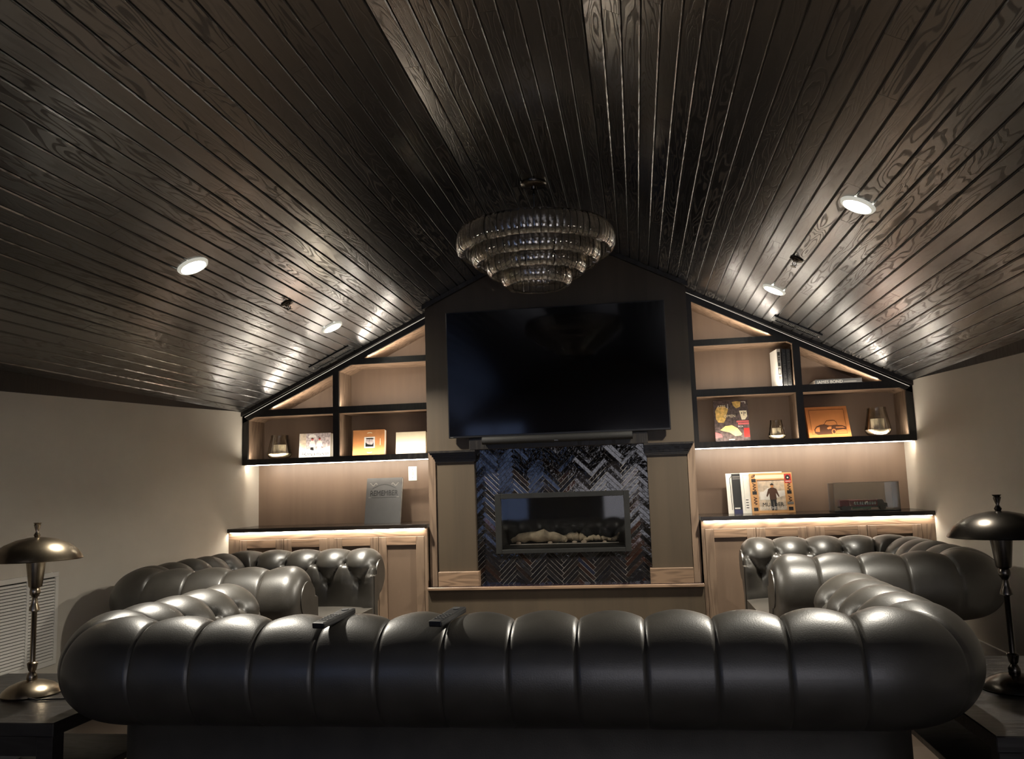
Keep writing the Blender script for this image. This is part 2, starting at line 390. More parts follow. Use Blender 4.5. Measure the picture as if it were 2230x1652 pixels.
# rear of the room (only seen mirrored in the screen): glowing panes added as fill light and framed pictures
def rear_fill(n, x0, x1, z0, z1, mat):
    o = bpy.data.objects.new('window_%d' % n, None); COL.objects.link(o); struct(o)
    B(x0, x1, YR, YR + .01, z0, z1).build('pane', mat, o)
    f = MB()
    for a in ((x0 - .05, x0, z0 - .05, z1 + .05), (x1, x1 + .05, z0 - .05, z1 + .05), (x0, x1, z0 - .05, z0), (x0, x1, z1, z1 + .05), ((x0 + x1)/2 - .015, (x0 + x1)/2 + .015, z0, z1)):
        f.box(a[0], a[1], YR, YR + .03, a[2], a[3])
    f.build('window_frame', 'white_trim', o)
rear_fill(1, -2.3, -1.3, .55, 1.93, 'dusk_pane')
rear_fill(2, .0, 2.2, .2, 1.65, 'dusk_pane_grey')
for i, (x, z, ww, hh, lb) in enumerate(((-.85, 1.5, .5, .38, 'framed picture on the rear wall nearer the blue window'), (-.3, 1.55, .4, .48, 'tall framed picture on the rear wall nearer the wide grey window'))):
    t = thing('framed_picture', lb, 'picture', (x, YR, z), 0, 'pictures on the rear wall')
    for a in ((-ww/2, ww/2, -hh/2, -hh/2 + .03), (-ww/2, ww/2, hh/2 - .03, hh/2), (-ww/2, -ww/2 + .03, -hh/2 + .03, hh/2 - .03), (ww/2 - .03, ww/2, -hh/2 + .03, hh/2 - .03)):
        B(a[0], a[1], 0, .025, a[2], a[3]).build('frame_rail', 'picture_mat', t)
    B(-ww/2 + .03, ww/2 - .03, 0, .01, -hh/2 + .03, hh/2 - .03).build('print', 'picture_dark', t)

# ------------------------------------------------------------------ built-in bookcases (left s=-1, right s=1)
Zb, z0, z1, z2, z3, z4 = 1.4086, 1.454, 1.799, 1.852, 2.188, 2.235
XIN, XDI, XDO, XOI = 1.05, 1.778, 1.8276, 2.5526
XB = 1.0
YK = .31
RK = .085
ZC, ZCB = .91, .8806
def rk(s, x): return ceil(s*x) - RK
def xrk(s, z):       # x at which underside of rake reaches height z
    T = TL if s < 0 else TR; E = EL if s < 0 else ER
    return W - (z + RK - E)/T
def bookcase(s):
    side = 'left' if s < 0 else 'right'
    t = thing('built_in_bookcase', 'gabled built-in oak bookcase with dark frame %s of the television' % side, 'bookcase', (s*1.8, 0, Zb))
    loc = t.location
    def put(mb, name, mat, bevel=0, par=None): return mb.build(name, mat, par or t, bevel=bevel, sub=loc)
    def P(pts, y0, y1): return MB().prism([(s*x, z) for x, z in pts], y0, y1)
    D0, D1 = 0, .022
    # dark face frame
    put(P([(XOI, Zb), (W, Zb), (W, ceil(s*W) - .03), (XOI, rk(s, XOI))], D0, D1), 'stile', 'dark_oak')
    put(P([(XB, z0), (XIN, z0), (XIN, rk(s, XIN)), (XB, rk(s, XB))], D0, D1), 'stile', 'dark_oak')
    put(P([(XDI, z0), (XDO, z0), (XDO, rk(s, XDO)), (XDI, rk(s, XDI))], D0, D1), 'stile', 'dark_oak')
    put(P([(XB, Zb), (XOI, Zb), (XOI, z0), (XB, z0)], D0, D1), 'rail', 'dark_oak')
    put(P([(XIN, z1), (XDI, z1), (XDI, z2), (XIN, z2)], D0, D1), 'rail', 'dark_oak')
    put(P([(XDO, z1), (xrk(s, z1), z1), (xrk(s, z2), z2), (XDO, z2)], D0, D1), 'rail', 'dark_oak')
    put(P([(XIN, z3), (xrk(s, z3), z3), (xrk(s, z4), z4), (XIN, z4)], D0, D1), 'rail', 'dark_oak')
    put(P([(XB, rk(s, XB)), (W, rk(s, W)), (W, ceil(s*W) - .034), (XB, ceil(s*XB) - .034)], D0, D1), 'rake_rail', 'dark_oak')
    # crown along the slope with its light line
    put(P([(XB, ceil(s*XB) - .030), (W, ceil(s*W) - .030), (W, ceil(s*W) + .0), (XB, ceil(s*XB) + .0)], -.03, D1), 'rake_crown', 'dark_oak')
    put(P([(XB + .01, ceil(s*XB) - .036), (W - .02, ceil(s*W) - .036), (W - .02, ceil(s*W) - .0335), (XB + .01, ceil(s*XB) - .0335)], -.003, .001), 'led_line', 'led_soft')
    # oak carcass behind the frame
    put(P([(XB, Zb), (W, Zb), (W, z0), (XB, z0)], D1, YK), 'shelf', 'oak_horizontal')
    put(P([(XB, z1), (xrk(s, z1), z1), (xrk(s, z2), z2), (XB, z2)], D1, YK), 'shelf', 'oak_horizontal')
    put(P([(XB, z3), (xrk(s, z3), z3), (xrk(s, z4), z4), (XB, z4)], D1, YK), 'shelf', 'oak_horizontal')
    for a, b in ((z0, z1), (z2, None)):
        top0 = b or rk(s, XDI); top1 = b or rk(s, XDO)
        put(P([(XDI, a), (XDO, a), (XDO, top1), (XDI, top0)], D1, YK), 'divider', 'oak')
    put(P([(XOI, z0), (W, z0), (W, rk(s, W)), (XOI, rk(s, XOI))], D1, YK), 'side_panel', 'oak')
    put(P([(XB, z0), (XIN, z0), (XIN, rk(s, XIN)), (XB, rk(s, XB))], D1, YK), 'side_panel', 'oak')
    put(P([(XB, rk(s, XB)), (W, rk(s, W)), (W, rk(s, W) + .03), (XB, rk(s, XB) + .03)], D1, YK), 'sloped_top', 'oak_horizontal')
    put(P([(XB, Zb), (W, Zb), (W, rk(s, W)), (XB, rk(s, XB))], YK, YK + .02), 'back_panel', 'oak_panel')
    put(P([(XB, ZC), (W, ZC), (W, Zb), (XB, Zb)], YK, YK + .02), 'splash_panel', 'oak_panel')
    # light strips: front lower edge of every cubby, aimed up and back; one below the case
    for (a, b, z, h) in ((XDO, XOI, z0, .72), (XIN, XDI, z0, .72), (XIN, XDI, z2, 1.0), (XDO, xrk(s, z2) - .03, z2, .8), (XIN, xrk(s, z4) - .03, z4, .9)):
        xa, xb = (s*(a + .015), s*(b - .015)); xa, xb = min(xa, xb), max(xa, xb)
        put(B(xa, xb, D1 + .004, D1 + .014, z - .002, z + .0006), 'led_strip', 'led')
        strip('cubby_light', (xa, D1 + .009, z + .0022), (xb, D1 + .009, z + .0022), .009, P_CUB*h, LED, (0, .12, 1))
    xa, xb = (-W + .02, -XB - .02) if s < 0 else (XB + .02, W - .02)
    put(B(xa, xb, .045, .055, Zb - .005, Zb), 'led_strip', 'led')
    strip('under_shelf_light', (xa, .05, Zb - .008), (xb, .05, Zb - .008), .01, P_SHELF, LED, (0, 1, -.2))
    return t
bookcase(-1); bookcase(1)

# worktops and base cabinets
def base(s):
    side = 'left' if s < 0 else 'right'
    XCI = 1.0103
    tp = tag(B(s*XCI, s*W, -.2473, YK, ZCB, ZC).build('worktop', 'dark_top', bevel=.002, sub=(s*1.8, 0, ZCB)), 'dark glossy worktop on the oak base cabinet %s of the fireplace' % side, 'worktop')
    tp.location = (s*1.8, 0, ZCB)
    t = thing('base_cabinet', 'four-door oak base cabinet %s of the fireplace' % side, 'cabinet', (s*1.8, 0, 0)); loc = t.location
    FY = -.222
    B(s*1.012, s*(W - .002), FY + .021, YK, .08, ZCB).build('body', 'oak', t, sub=loc)
    B(s*1.012, s*(W - .002), FY + .07, YK, 0, .08).build('toe_kick', 'dark_oak', t, sub=loc)
    xs = [1.034, 1.392, 1.742, 1.797, 2.148, 2.51]
    ztop = .822
    for a, b, c, d, nm, mt in ((1.012, W - .002, ztop, ZCB, 'rail', 'oak_horizontal'), (1.012, xs[0], .08, ztop, 'stile', 'oak'), (xs[2], xs[3], .08, ztop, 'stile', 'oak'), (xs[5], W - .002, .08, ztop, 'stile', 'oak'), (xs[0], xs[2], .08, .12, 'rail', 'oak_horizontal'), (xs[3], xs[5], .08, .12, 'rail', 'oak_horizontal')):
        B(s*a, s*b, FY, FY + .021, c, d).build(nm, mt, t, sub=loc)
    for a, b in ((xs[0], xs[1]), (xs[1], xs[2]), (xs[3], xs[4]), (xs[4], xs[5])):
        a += .002; b -= .002; za, zb = .122, ztop - .002; sw = .062
        d = bpy.data.objects.new('door', None); COL.objects.link(d); d.parent = t; d.location = (s*(a + b)/2 - loc[0], FY, 0); dl = Vector((s*(a + b)/2, 0, 0))
        lo, hi = min(s*a, s*b), max(s*a, s*b)
        def q(x0, x1, c0, c1, nm, mt, y0=FY - .002, y1=FY + .020, bv=.0015): B(x0, x1, y0, y1, c0, c1).build(nm, mt, d, bevel=bv, sub=(dl.x, FY, 0))
        q(lo, lo + sw, za, zb, 'door_stile', 'oak'); q(hi - sw, hi, za, zb, 'door_stile', 'oak')
        q(lo + sw, hi - sw, zb - sw, zb, 'door_rail', 'oak_horizontal'); q(lo + sw, hi - sw, za, za + sw, 'door_rail', 'oak_horizontal')
        q(lo + sw, hi - sw, za + sw, zb - sw, 'door_panel', 'oak_panel', FY + .012, FY + .018, 0)
    xa, xb = min(s*1.03, s*(W - .02)), max(s*1.03, s*(W - .02))
    B(xa, xb, -.243, -.236, ZCB - .004, ZCB).build('led_strip', 'led', t, sub=loc)
    strip('under_counter_light', (xa, -.2395, ZCB - .006), (xb, -.2395, ZCB - .006), .008, P_COUNT, LED, (0, .25, -1))
base(-1); base(1)

# ------------------------------------------------------------------ chimney breast, pilasters, mantel, hearth
HZ = .443
TY = -.155          # tile setting plane
br = thing('chimney_breast', 'oak panelled chimney breast with tiled fireplace surround between the bookcases', 'fireplace surround', (0, 0, 0))
MB().prism([(-XB, 1.452), (XB, 1.452), (XB, ceil(XB) - .012), (FXR, FZ - .012), (FXL, FZ - .012), (-XB, ceil(-XB) - .012)], -.21, .34).build('breast_panel', 'breast_oak', br)
for pts, nm in (([(-XB - .015, ceil(-XB - .015) - .036), (FXL, FZ - .036), (FXL, FZ - .001), (-XB - .015, ceil(-XB - .015) - .001)], 'crown'),
                ([(FXL, FZ - .036), (FXR, FZ - .036), (FXR, FZ - .001), (FXL, FZ - .001)], 'crown'),
                ([(FXR, FZ - .036), (XB + .015, ceil(XB + .015) - .036), (XB + .015, ceil(XB + .015) - .001), (FXR, FZ - .001)], 'crown')):
    MB().prism(pts, -.245, -.21).build(nm, 'dark_oak', br)
FX0, FX1, FZ0, FZ1 = -.496, .508, .672, 1.116
OX0, OX1, OZ0, OZ1 = -.452, .466, .70, 1.078
for a in ((-XB, OX0, HZ, 1.452), (OX1, XB, HZ, 1.452), (OX0, OX1, HZ, OZ0), (OX0, OX1, OZ1, 1.452)):
    B(a[0], a[1], TY, .14, a[2], a[3]).build('core', 'grout', br)
for s in (-1, 1):
    c = .006
    x0, x1 = (c - .934, c - .645) if s < 0 else (c + .645, c + .934)
    p = B(x0, x1, -.205, TY, HZ, 1.40).build('pilaster', 'breast_oak', br, bevel=.002)
    cap = MB()
    prof = [(-.20, 1.372), (-.228, 1.372), (-.232, 1.395), (-.262, 1.44), (-.262, 1.452), (-.20, 1.452)]
    # crown-shaped cap with returns: stack of widening slabs
    for (za, zb, e, y) in ((1.366, 1.376, .010, -.218), (1.376, 1.392, .014, -.222), (1.392, 1.408, .022, -.230), (1.408, 1.424, .032, -.240), (1.424, 1.438, .043, -.252), (1.438, 1.4525, .052, -.262)):
        xa, xb = (x0 - e, x1 + min(e, .018)) if s < 0 else (x0 - min(e, .018), x1 + e)
        cap.box(xa, xb, y, TY, za, zb)
    cap.build('capital', 'dark_oak', p)
    e0, e1 = (x0 - .0, x1 + .018) if s < 0 else (x0 - .018, x1)
    B(e0, e1, -.238, TY, HZ, .553).build('plinth', 'oak_horizontal', p, bevel=.002)
    # shadowed return between pilaster and cabinet
    B(s*.945, s*1.0, -.19, TY, HZ, 1.452).build('return_panel', 'oak', br)
B(-.665, .665, -.256, -.2, 1.4525, 1.538).build('mantel_beam', 'dark_oak', br, bevel=.002)
B(-1.008, 1.008, -.262, TY, HZ - .022, HZ).build('hearth_slab', 'oak_horizontal', br, bevel=.003)
B(-1.008, 1.008, -.236, -.1, 0, HZ - .022).build('hearth_front', 'breast_oak', br)
# herringbone tiles, one object each, clipped to the field and the firebox opening
def clip(poly, a, b, c):           # keep a*x+b*z<=c
    out = []
    for i in range(len(poly)):
        p, q = poly[i], poly[(i + 1) % len(poly)]; dp, dq = a*p[0] + b*p[1] - c, a*q[0] + b*q[1] - c
        if dp <= 0: out.append(p)
        if (dp < 0) != (dq < 0) and dp != dq: k = dp/(dp - dq); out.append((p[0] + k*(q[0] - p[0]), p[1] + k*(q[1] - p[1])))
    return out
def parea(p): return abs(sum(p[i][0]*p[(i+1) % len(p)][1] - p[(i+1) % len(p)][0]*p[i][1] for i in range(len(p))))/2
def herring(x0, x1, za, zb, hole, TW, TLn, g):
    out = []; c45 = math.sqrt(.5); n = round(TLn/TW)
    cx, cz = (x0 + x1)/2, (za + zb)/2
    for i in range(-70, 71):
        for j in range(-14, 15):
            # lattice of the herringbone: horizontal brick at (i + j*n... ) and vertical brick beside it
            for kind in (0, 1):
                if kind == 0: ax, az, bw, bh = i*TW + j*n*TW, i*TW - j*n*TW, TLn, TW
                else: ax, az, bw, bh = i*TW + j*n*TW + TLn, i*TW - j*n*TW + TW - TLn, TW, TLn
                if kind == 1: az += 0
                q = [(ax + g, az + g), (ax + bw - g, az + g), (ax + bw - g, az + bh - g), (ax + g, az + bh - g)]
                q = [(cx + (x - z)*c45, cz + (x + z)*c45) for x, z in q]
                if max(p[0] for p in q) < x0 or min(p[0] for p in q) > x1 or max(p[1] for p in q) < za or min(p[1] for p in q) > zb: continue
                for h in ((-1, 0, -x0), (1, 0, x1), (0, -1, -za), (0, 1, zb)):
                    q = clip(q, *h) if q else q
                if len(q) < 3 or parea(q) < 2e-5: continue
                if hole:
                    hx0, hx1, hz0, hz1 = hole
                    mid = clip(q, -1, 0, -hx0); mid = clip(mid, 1, 0, hx1) if mid else mid
                    cand = [clip(q, 1, 0, hx0), clip(q, -1, 0, -hx1), clip(mid, 0, 1, hz0) if mid else [], clip(mid, 0, -1, -hz1) if mid else []]
                    ps = [p for p in cand if len(p) > 2 and parea(p) > 1e-6]
                    whole = q[:]
                    if not ps: continue
                    if sum(parea(p) for p in ps) > parea(q) - 1e-7: ps = [q]
                    out.append(ps)
                else: out.append([q])
    return out
tl = herring(-.640, .652, HZ + .002, 1.452, (FX0 + .012, FX1 - .012, FZ0 + .012, FZ1 - .012), .0275, .165, .0017)
tl.sort(key=lambda ps: sum(parea(p) for p in ps), reverse=True)
print('tiles', len(tl))
small = MB()
for i, q in enumerate(tl):
    dy = random.uniform(-.0006, .0006); tx = random.uniform(-.045, .045); tz = random.uniform(-.045, .045)
    mx = sum(p[0] for p in q[0])/len(q[0]); mz = sum(p[1] for p in q[0])/len(q[0])
    m = MB()
    for pp in q:
        n = len(pp)
        v = [(x, TY, z) for x, z in pp] + [(x, TY - .006 + dy + (x - mx)*tx + (z - mz)*tz, z) for x, z in pp]
        m.add(v, [tuple(range(n, 2*n))] + [(a, (a + 1) % n, (a + 1) % n + n, a + n) for a in range(n)])
    if i < 298: m.build('tile', 'glazed_tile', br)
    else: small.add(m.v, m.f)
if small.v:
    o = small.build('tile_cuts', 'glazed_tile', br); o['kind'] = 'stuff'
ht = MB()
for (q,) in herring(-1.0, 1.0, -.25, TY - .009, None, .0275, .165, .0012):
    n = len(q); ht.add([(x, y, HZ) for x, y in q] + [(x, y, HZ + .004) for x, y in q], [tuple(range(n, 2*n))] + [(a, (a + 1) % n, (a + 1) % n + n, a + n) for a in range(n)])
# keep hearth mosaic clear of the plinths
o = ht.build('hearth_tiles', 'glazed_tile', br); o['kind'] = 'stuff'

# gas fire insert
fi = thing('gas_fireplace', 'wide grey-framed linear gas fireplace set in the black herringbone tiles', 'fireplace', ((FX0 + FX1)/2, TY, FZ0)); fl = fi.location
fy0, fy1 = -.178, TY - .008
MB().box(FX0, OX0, fy0, fy1, FZ0, FZ1).build('frame_side', 'frame_metal', fi, bevel=.002, sub=fl)
MB().box(OX1, FX1, fy0, fy1, FZ0, FZ1).build('frame_side', 'frame_metal', fi, bevel=.002, sub=fl)
MB().box(OX0, OX1, fy0, fy1, OZ1, FZ1).build('frame_top', 'frame_metal', fi, bevel=.002, sub=fl)
MB().box(OX0, OX1, fy0, fy1, FZ0, OZ0 + .002).build('frame_bottom', 'frame_metal', fi, bevel=.002, sub=fl)
fb = MB(); a = OX0 + .001; b = OX1 - .001
fb.box(a, b, .10, .12, OZ0, OZ1); fb.box(a, a + .008, -.15, .12, OZ0, OZ1); fb.box(b - .008, b, -.15, .12, OZ0, OZ1); fb.box(a, b, -.15, .12, OZ1 - .008, OZ1); fb.box(a, b, -.15, .12, OZ0, OZ0 + .012)
fb.build('firebox', 'firebox', fi, sub=fl)
MB().prism_x([(-.152, OZ0 + .012), (-.10, OZ0 + .03), (.10, OZ0 + .03), (.10, OZ0 + .012)], OX0 + .012, OX1 - .012).build('burner_ledge', 'frame_metal', fi, sub=fl)
B(OX0 + .05, OX1 - .05, -.095, -.082, OZ0 + .031, OZ0 + .035).build('burner_strip', 'wax', fi, sub=fl)
B(OX0, OX1, -.162, -.158, OZ0, OZ1).build('glass_pane', 'fire_glass', fi, sub=fl)
LZ = OZ0 + .03
def log(name, label, path, rad):
    m = MB(); pts = []; rr = []
    n = 14
    for i in range(n + 1):
        u = i/n*(len(path) - 1); k = min(int(u), len(path) - 2); f = u - k
        p = Vector(path[k]).lerp(Vector(path[k + 1]), f); r = rad[k] + (rad[k + 1] - rad[k])*f
        r *= 1 + .12*math.sin(i*2.1) ; pts.append(p + Vector((0, .006*math.sin(i*1.7), .004*math.sin(i*2.9)))); rr.append(r)
    o = m.tube(pts, rr, 10).build(name, 'ceramic_log', None, smooth=True, sub=(path[0][0], path[0][1], LZ)); o.location = (path[0][0], path[0][1], LZ)
    tag(o, label, 'log', 'ceramic logs in the fireplace'); return o
log('ceramic_log', 'longest pale driftwood log at the left of the fireplace', [(-.40, -.03, LZ + .026), (-.33, -.03, LZ + .05), (-.15, -.03, LZ + .06), (-.03, -.03, LZ + .04), (.02, -.04, LZ + .026)], [.014, .034, .046, .034, .02])
log('ceramic_log', 'short rounded driftwood log in the middle of the fireplace', [(0, 0, LZ + .036), (.06, 0, LZ + .05), (.13, 0, LZ + .042), (.17, 0, LZ + .024)], [.018, .034, .03, .014])
log('ceramic_log', 'thin crooked driftwood branch right of the middle log', [(.15, -.04, LZ + .016), (.22, -.03, LZ + .04), (.30, -.02, LZ + .03), (.36, -.03, LZ + .02)], [.012, .02, .016, .010])
log('ceramic_log', 'forked driftwood stub at the right end of the fireplace', [(.34, 0, LZ + .014), (.39, .0, LZ + .026), (.42, 0, LZ + .07)], [.012, .016, .006])
for i, (x, y, r, lb) in enumerate(((-.34, -.075, .018, 'pale round pebble at the left end of the burner'), (-.10, -.07, .016, 'reddish pebble below the long driftwood log'), (.085, -.07, .017, 'reddish pebble below the middle driftwood log'), (.155, -.075, .019, 'pale pebble in front of the crooked branch'), (.31, -.07, .014, 'small reddish pebble at the right of the burner'))):
    o = MB().ball((0, 0, r*.62), r, 12, (1.2, .9, .62)).build('pebble', 'pebble', None, smooth=True); o.location = (x, y, LZ); tag(o, lb, 'pebble', 'pebbles on the burner')

# ------------------------------------------------------------------ television and sound bar
tvc = (.009, -.272, 1.5425); TVH = .961
tv = thing('television', 'large switched-off flat-screen television above the mantel', 'television', tvc)
tv.rotation_euler = (R(1.0), 0, 0)
B(-.826, .826, 0, .03, 0, TVH).build('housing', 'tv_bezel', tv, bevel=.003)
B(-.818, .818, -.002, .001, .016, TVH - .008).build('screen', 'screen', tv)
B(-.3, .3, .03, .055, .2, .6).build('wall_bracket', 'black_metal', tv)
B(-.812, -.79, -.0025, 0, .005, .009).build('maker_mark', 'mid_print', tv)
sb = thing('sound_bar', 'long black cloth-covered sound bar under the television', 'sound bar', (0.0, -.295, 1.484))
m = MB(); n = 20; L_ = .556
prof = [(math.cos(2*PI*i/n), math.sin(2*PI*i/n)) for i in range(n)]
def se(c): return math.copysign(abs(c)**.75, c)
m.prism_x([(se(a)*.034, .030 + se(b)*.029) for a, b in prof], -L_ + .004, L_ - .004).build('grille', 'speaker_cloth', sb, smooth=True)
for s in (-1, 1): MB().prism_x([(se(a)*.0335, .030 + se(b)*.0285) for a, b in prof], s*L_ - s*.004, s*L_).build('end_cap', 'black_metal', sb, smooth=True)
B(-.014, .014, -.036, -.033, .010, .014).build('badge', 'chrome', sb)
B(-.2, .2, .028, .039, .01, .05).build('bracket', 'black_metal', sb)

# ------------------------------------------------------------------ recessed lights, sprinklers, registers
def on_slope(o, x, y, lift=0):
    s = -1 if x < 0 else 1; T = TL if s < 0 else TR; a = math.atan(T)
    o.location = (x, y, ceil(x)); o.rotation_euler = (0, s*a, 0)       # local -z looks into the room
for x, y, lb in ((-1.575, -2.659, 'round ceiling light on the left slope nearest the room'), (-1.529, -.817, 'round ceiling light on the left slope near the bookcase'),
                 (1.59, -2.748, 'round ceiling light on the right slope nearest the room'), (1.515, -.938, 'round ceiling light on the right slope near the bookcase')):
    t = thing('ceiling_light', lb, 'light', (0, 0, 0), 0, 'recessed ceiling lights'); on_slope(t, x, y)
    MB().lathe([(.058, -.004), (.062, -.012), (.074, -.009), (.078, 0), (.058, 0)], 40).build('trim_ring', 'led_ring', t, smooth=True)
    MB().lathe([(.0001, -.0095), (.060, -.0095), (.060, -.003), (.0001, -.003)], 40).build('lens', 'downlight', t)
    s = -1 if x < 0 else 1; T = TL if s < 0 else TR; nn = Vector((-s*T, 0, -1)).normalized()
    area('ceiling_light_lamp', Vector((x, y, ceil(x))) + nn*.0125, (.112,), P_DOWN, WARM, nn, 'DISK', 98)
for x, y, lb in ((-1.523, -1.622, 'bronze sprinkler head on the left slope'), (1.518, -1.712, 'bronze sprinkler head on the right slope')):
    t = thing('sprinkler', lb, 'sprinkler', (0, 0, 0), 0, 'ceiling sprinklers'); on_slope(t, x, y)
    MB().lathe([(.0, -.002), (.036, -.002), (.038, -.006), (.03, -.010), (.018, -.012), (.012, -.02), (.0, -.02)], 28).build('escutcheon', 'dark_bronze', t, smooth=True)
    MB().tube([(-.008, 0, -.018), (-.012, 0, -.032), (0, 0, -.048), (.012, 0, -.032), (.008, 0, -.018)], .003, 6).build('yoke', 'dark_bronze', t, smooth=True)
    MB().lathe([(.0, -.046), (.016, -.047), (.016, -.049), (.0, -.05)], 16).build('deflector', 'dark_bronze', t)
    B(-.003, .003, -.003, .003, -.046, -.015).build('bulb', 'chrome', t)
def register(x, y, lb):
    t = thing('ceiling_register', lb, 'air vent', (0, 0, 0), 0, 'slot registers in the ceiling'); on_slope(t, x, y)
    Lh, Wh = .168, .062
    B(-Lh, Lh, -Wh, Wh, -.004, 0).build('backing', 'firebox', t)
    for a in ((-Lh - .012, Lh + .012, -Wh - .016, -Wh + .014), (-Lh - .012, Lh + .012, Wh - .014, Wh + .016), (-Lh - .012, -Lh + .012, -Wh, Wh), (Lh - .012, Lh + .012, -Wh, Wh), (-.008, .008, -Wh, Wh)):
        B(a[0], a[1], a[2], a[3], -.010, 0).build('frame_bar', 'black_metal', t)
    f0 = None
    for h in (-1, 1):
        for i in range(13):
            xx = h*(.018 + i*.0108)
            if f0 is None:
                f0 = MB().box(-.0016, .0016, -Wh + .014, Wh - .014, -.009, -.001).build('fin', 'chrome', t); f0.location = (xx, 0, 0); f0.rotation_euler = (0, h*.6, 0)
            else: clone(f0, 'fin', t, (xx, 0, 0), (0, h*.6, 0))
    for e in (-1, 1): MB().ball((e*(Lh + .003), 0, -.008), .006, 8).build('screw', 'chrome', t, smooth=True)
register(-1.77, -.175, 'dark slot register in the ceiling above the left bookcase')
register(1.775, -.225, 'dark slot register in the ceiling above the right bookcase')

# ------------------------------------------------------------------ chandelier
CX, CY = .062, -1.803
ch = thing('chandelier', 'four-tier round chandelier of smoked glass strips', 'chandelier', (CX, CY, FZ))
MB().lathe([(.0, 0), (.078, 0), (.078, -.012), (.07, -.020), (.02, -.026), (.016, -.04), (.0, -.04)], 32).build('canopy', 'dark_bronze', ch, smooth=True)
MB().lathe([(.006, -.03), (.006, -.06), (.011, -.065), (.011, -.075), (.006, -.08), (.006, -.30), (.0, -.30)], 12).build('rod', 'black_metal', ch, smooth=True)
TIERS = ((.452, -.300, .135, 70), (.366, -.372, .128, 56), (.282, -.440, .122, 43), (.200, -.508, .118, 31))
for r, z, h, cnt in TIERS:
    MB().lathe([(r - .022, z - .006), (r - .012, z - .006), (r - .012, z + .006), (r - .022, z + .006)], 48, close=True).build('ring', 'dark_bronze', ch, smooth=True)
    pw = 2*PI*r/cnt*.90
    prof = [(-.016, .004), (-.004, -.02*h/.12), (0, -.055*h/.12), (-.003, -.085*h/.12), (-.013, -.104*h/.12), (-.028, -.115*h/.12), (-.046, -.112*h/.12)]
    g = MB(); npf = len(prof); th = .007; v = []; f = []
    for k2 in range(npf):
        a = Vector((prof[max(k2 - 1, 0)][0], prof[max(k2 - 1, 0)][1])); b = Vector((prof[min(k2 + 1, npf - 1)][0], prof[min(k2 + 1, npf - 1)][1])); d = (b - a).normalized(); nn = Vector((d.y, -d.x))
        p = Vector(prof[k2]); q = p + nn*th
        v += [(p.x, -pw/2, p.y), (p.x + .006, 0, p.y), (p.x, pw/2, p.y), (q.x, -pw/2, q.y), (q.x + .006, 0, q.y), (q.x, pw/2, q.y)]
    for k2 in range(npf - 1):
        o6 = k2*6
        for a, b in ((0, 1), (1, 2), (2, 5), (5, 4), (4, 3), (3, 0)): f.append((o6 + a, o6 + b, o6 + 6 + b, o6 + 6 + a))
    f.append((0, 3, 4, 1)); f.append((1, 4, 5, 2)); e6 = (npf - 1)*6; f.append((e6, e6 + 1, e6 + 4, e6 + 3)); f.append((e6 + 1, e6 + 2, e6 + 5, e6 + 4))
    g0 = g.add(v, f).build('glass_strip', 'smoked_glass', ch, smooth=True)
    for i in range(cnt):
        a = 2*PI*(i + .5*random.uniform(-.1, .1))/cnt; rr = r + random.uniform(-.002, .002)
        L0 = (rr*math.cos(a), rr*math.sin(a), z + random.uniform(-.002, .002))
        if i == 0: g0.location = L0; g0.rotation_euler = (0, 0, a)
        else: clone(g0, 'glass_strip', ch, L0, (0, random.uniform(-.03, .03), a))
sp = MB()
for i in range(6):
    a = PI*2*i/6; sp.tube([(0, 0, -.296), (.43*math.cos(a), .43*math.sin(a), -.298)], .004, 6)
    sp.tube([(.19*math.cos(a), .19*math.sin(a), -.508), (.43*math.cos(a), .43*math.sin(a), -.300)], .003, 6)
sp.build('spokes', 'dark_bronze', ch, smooth=True)

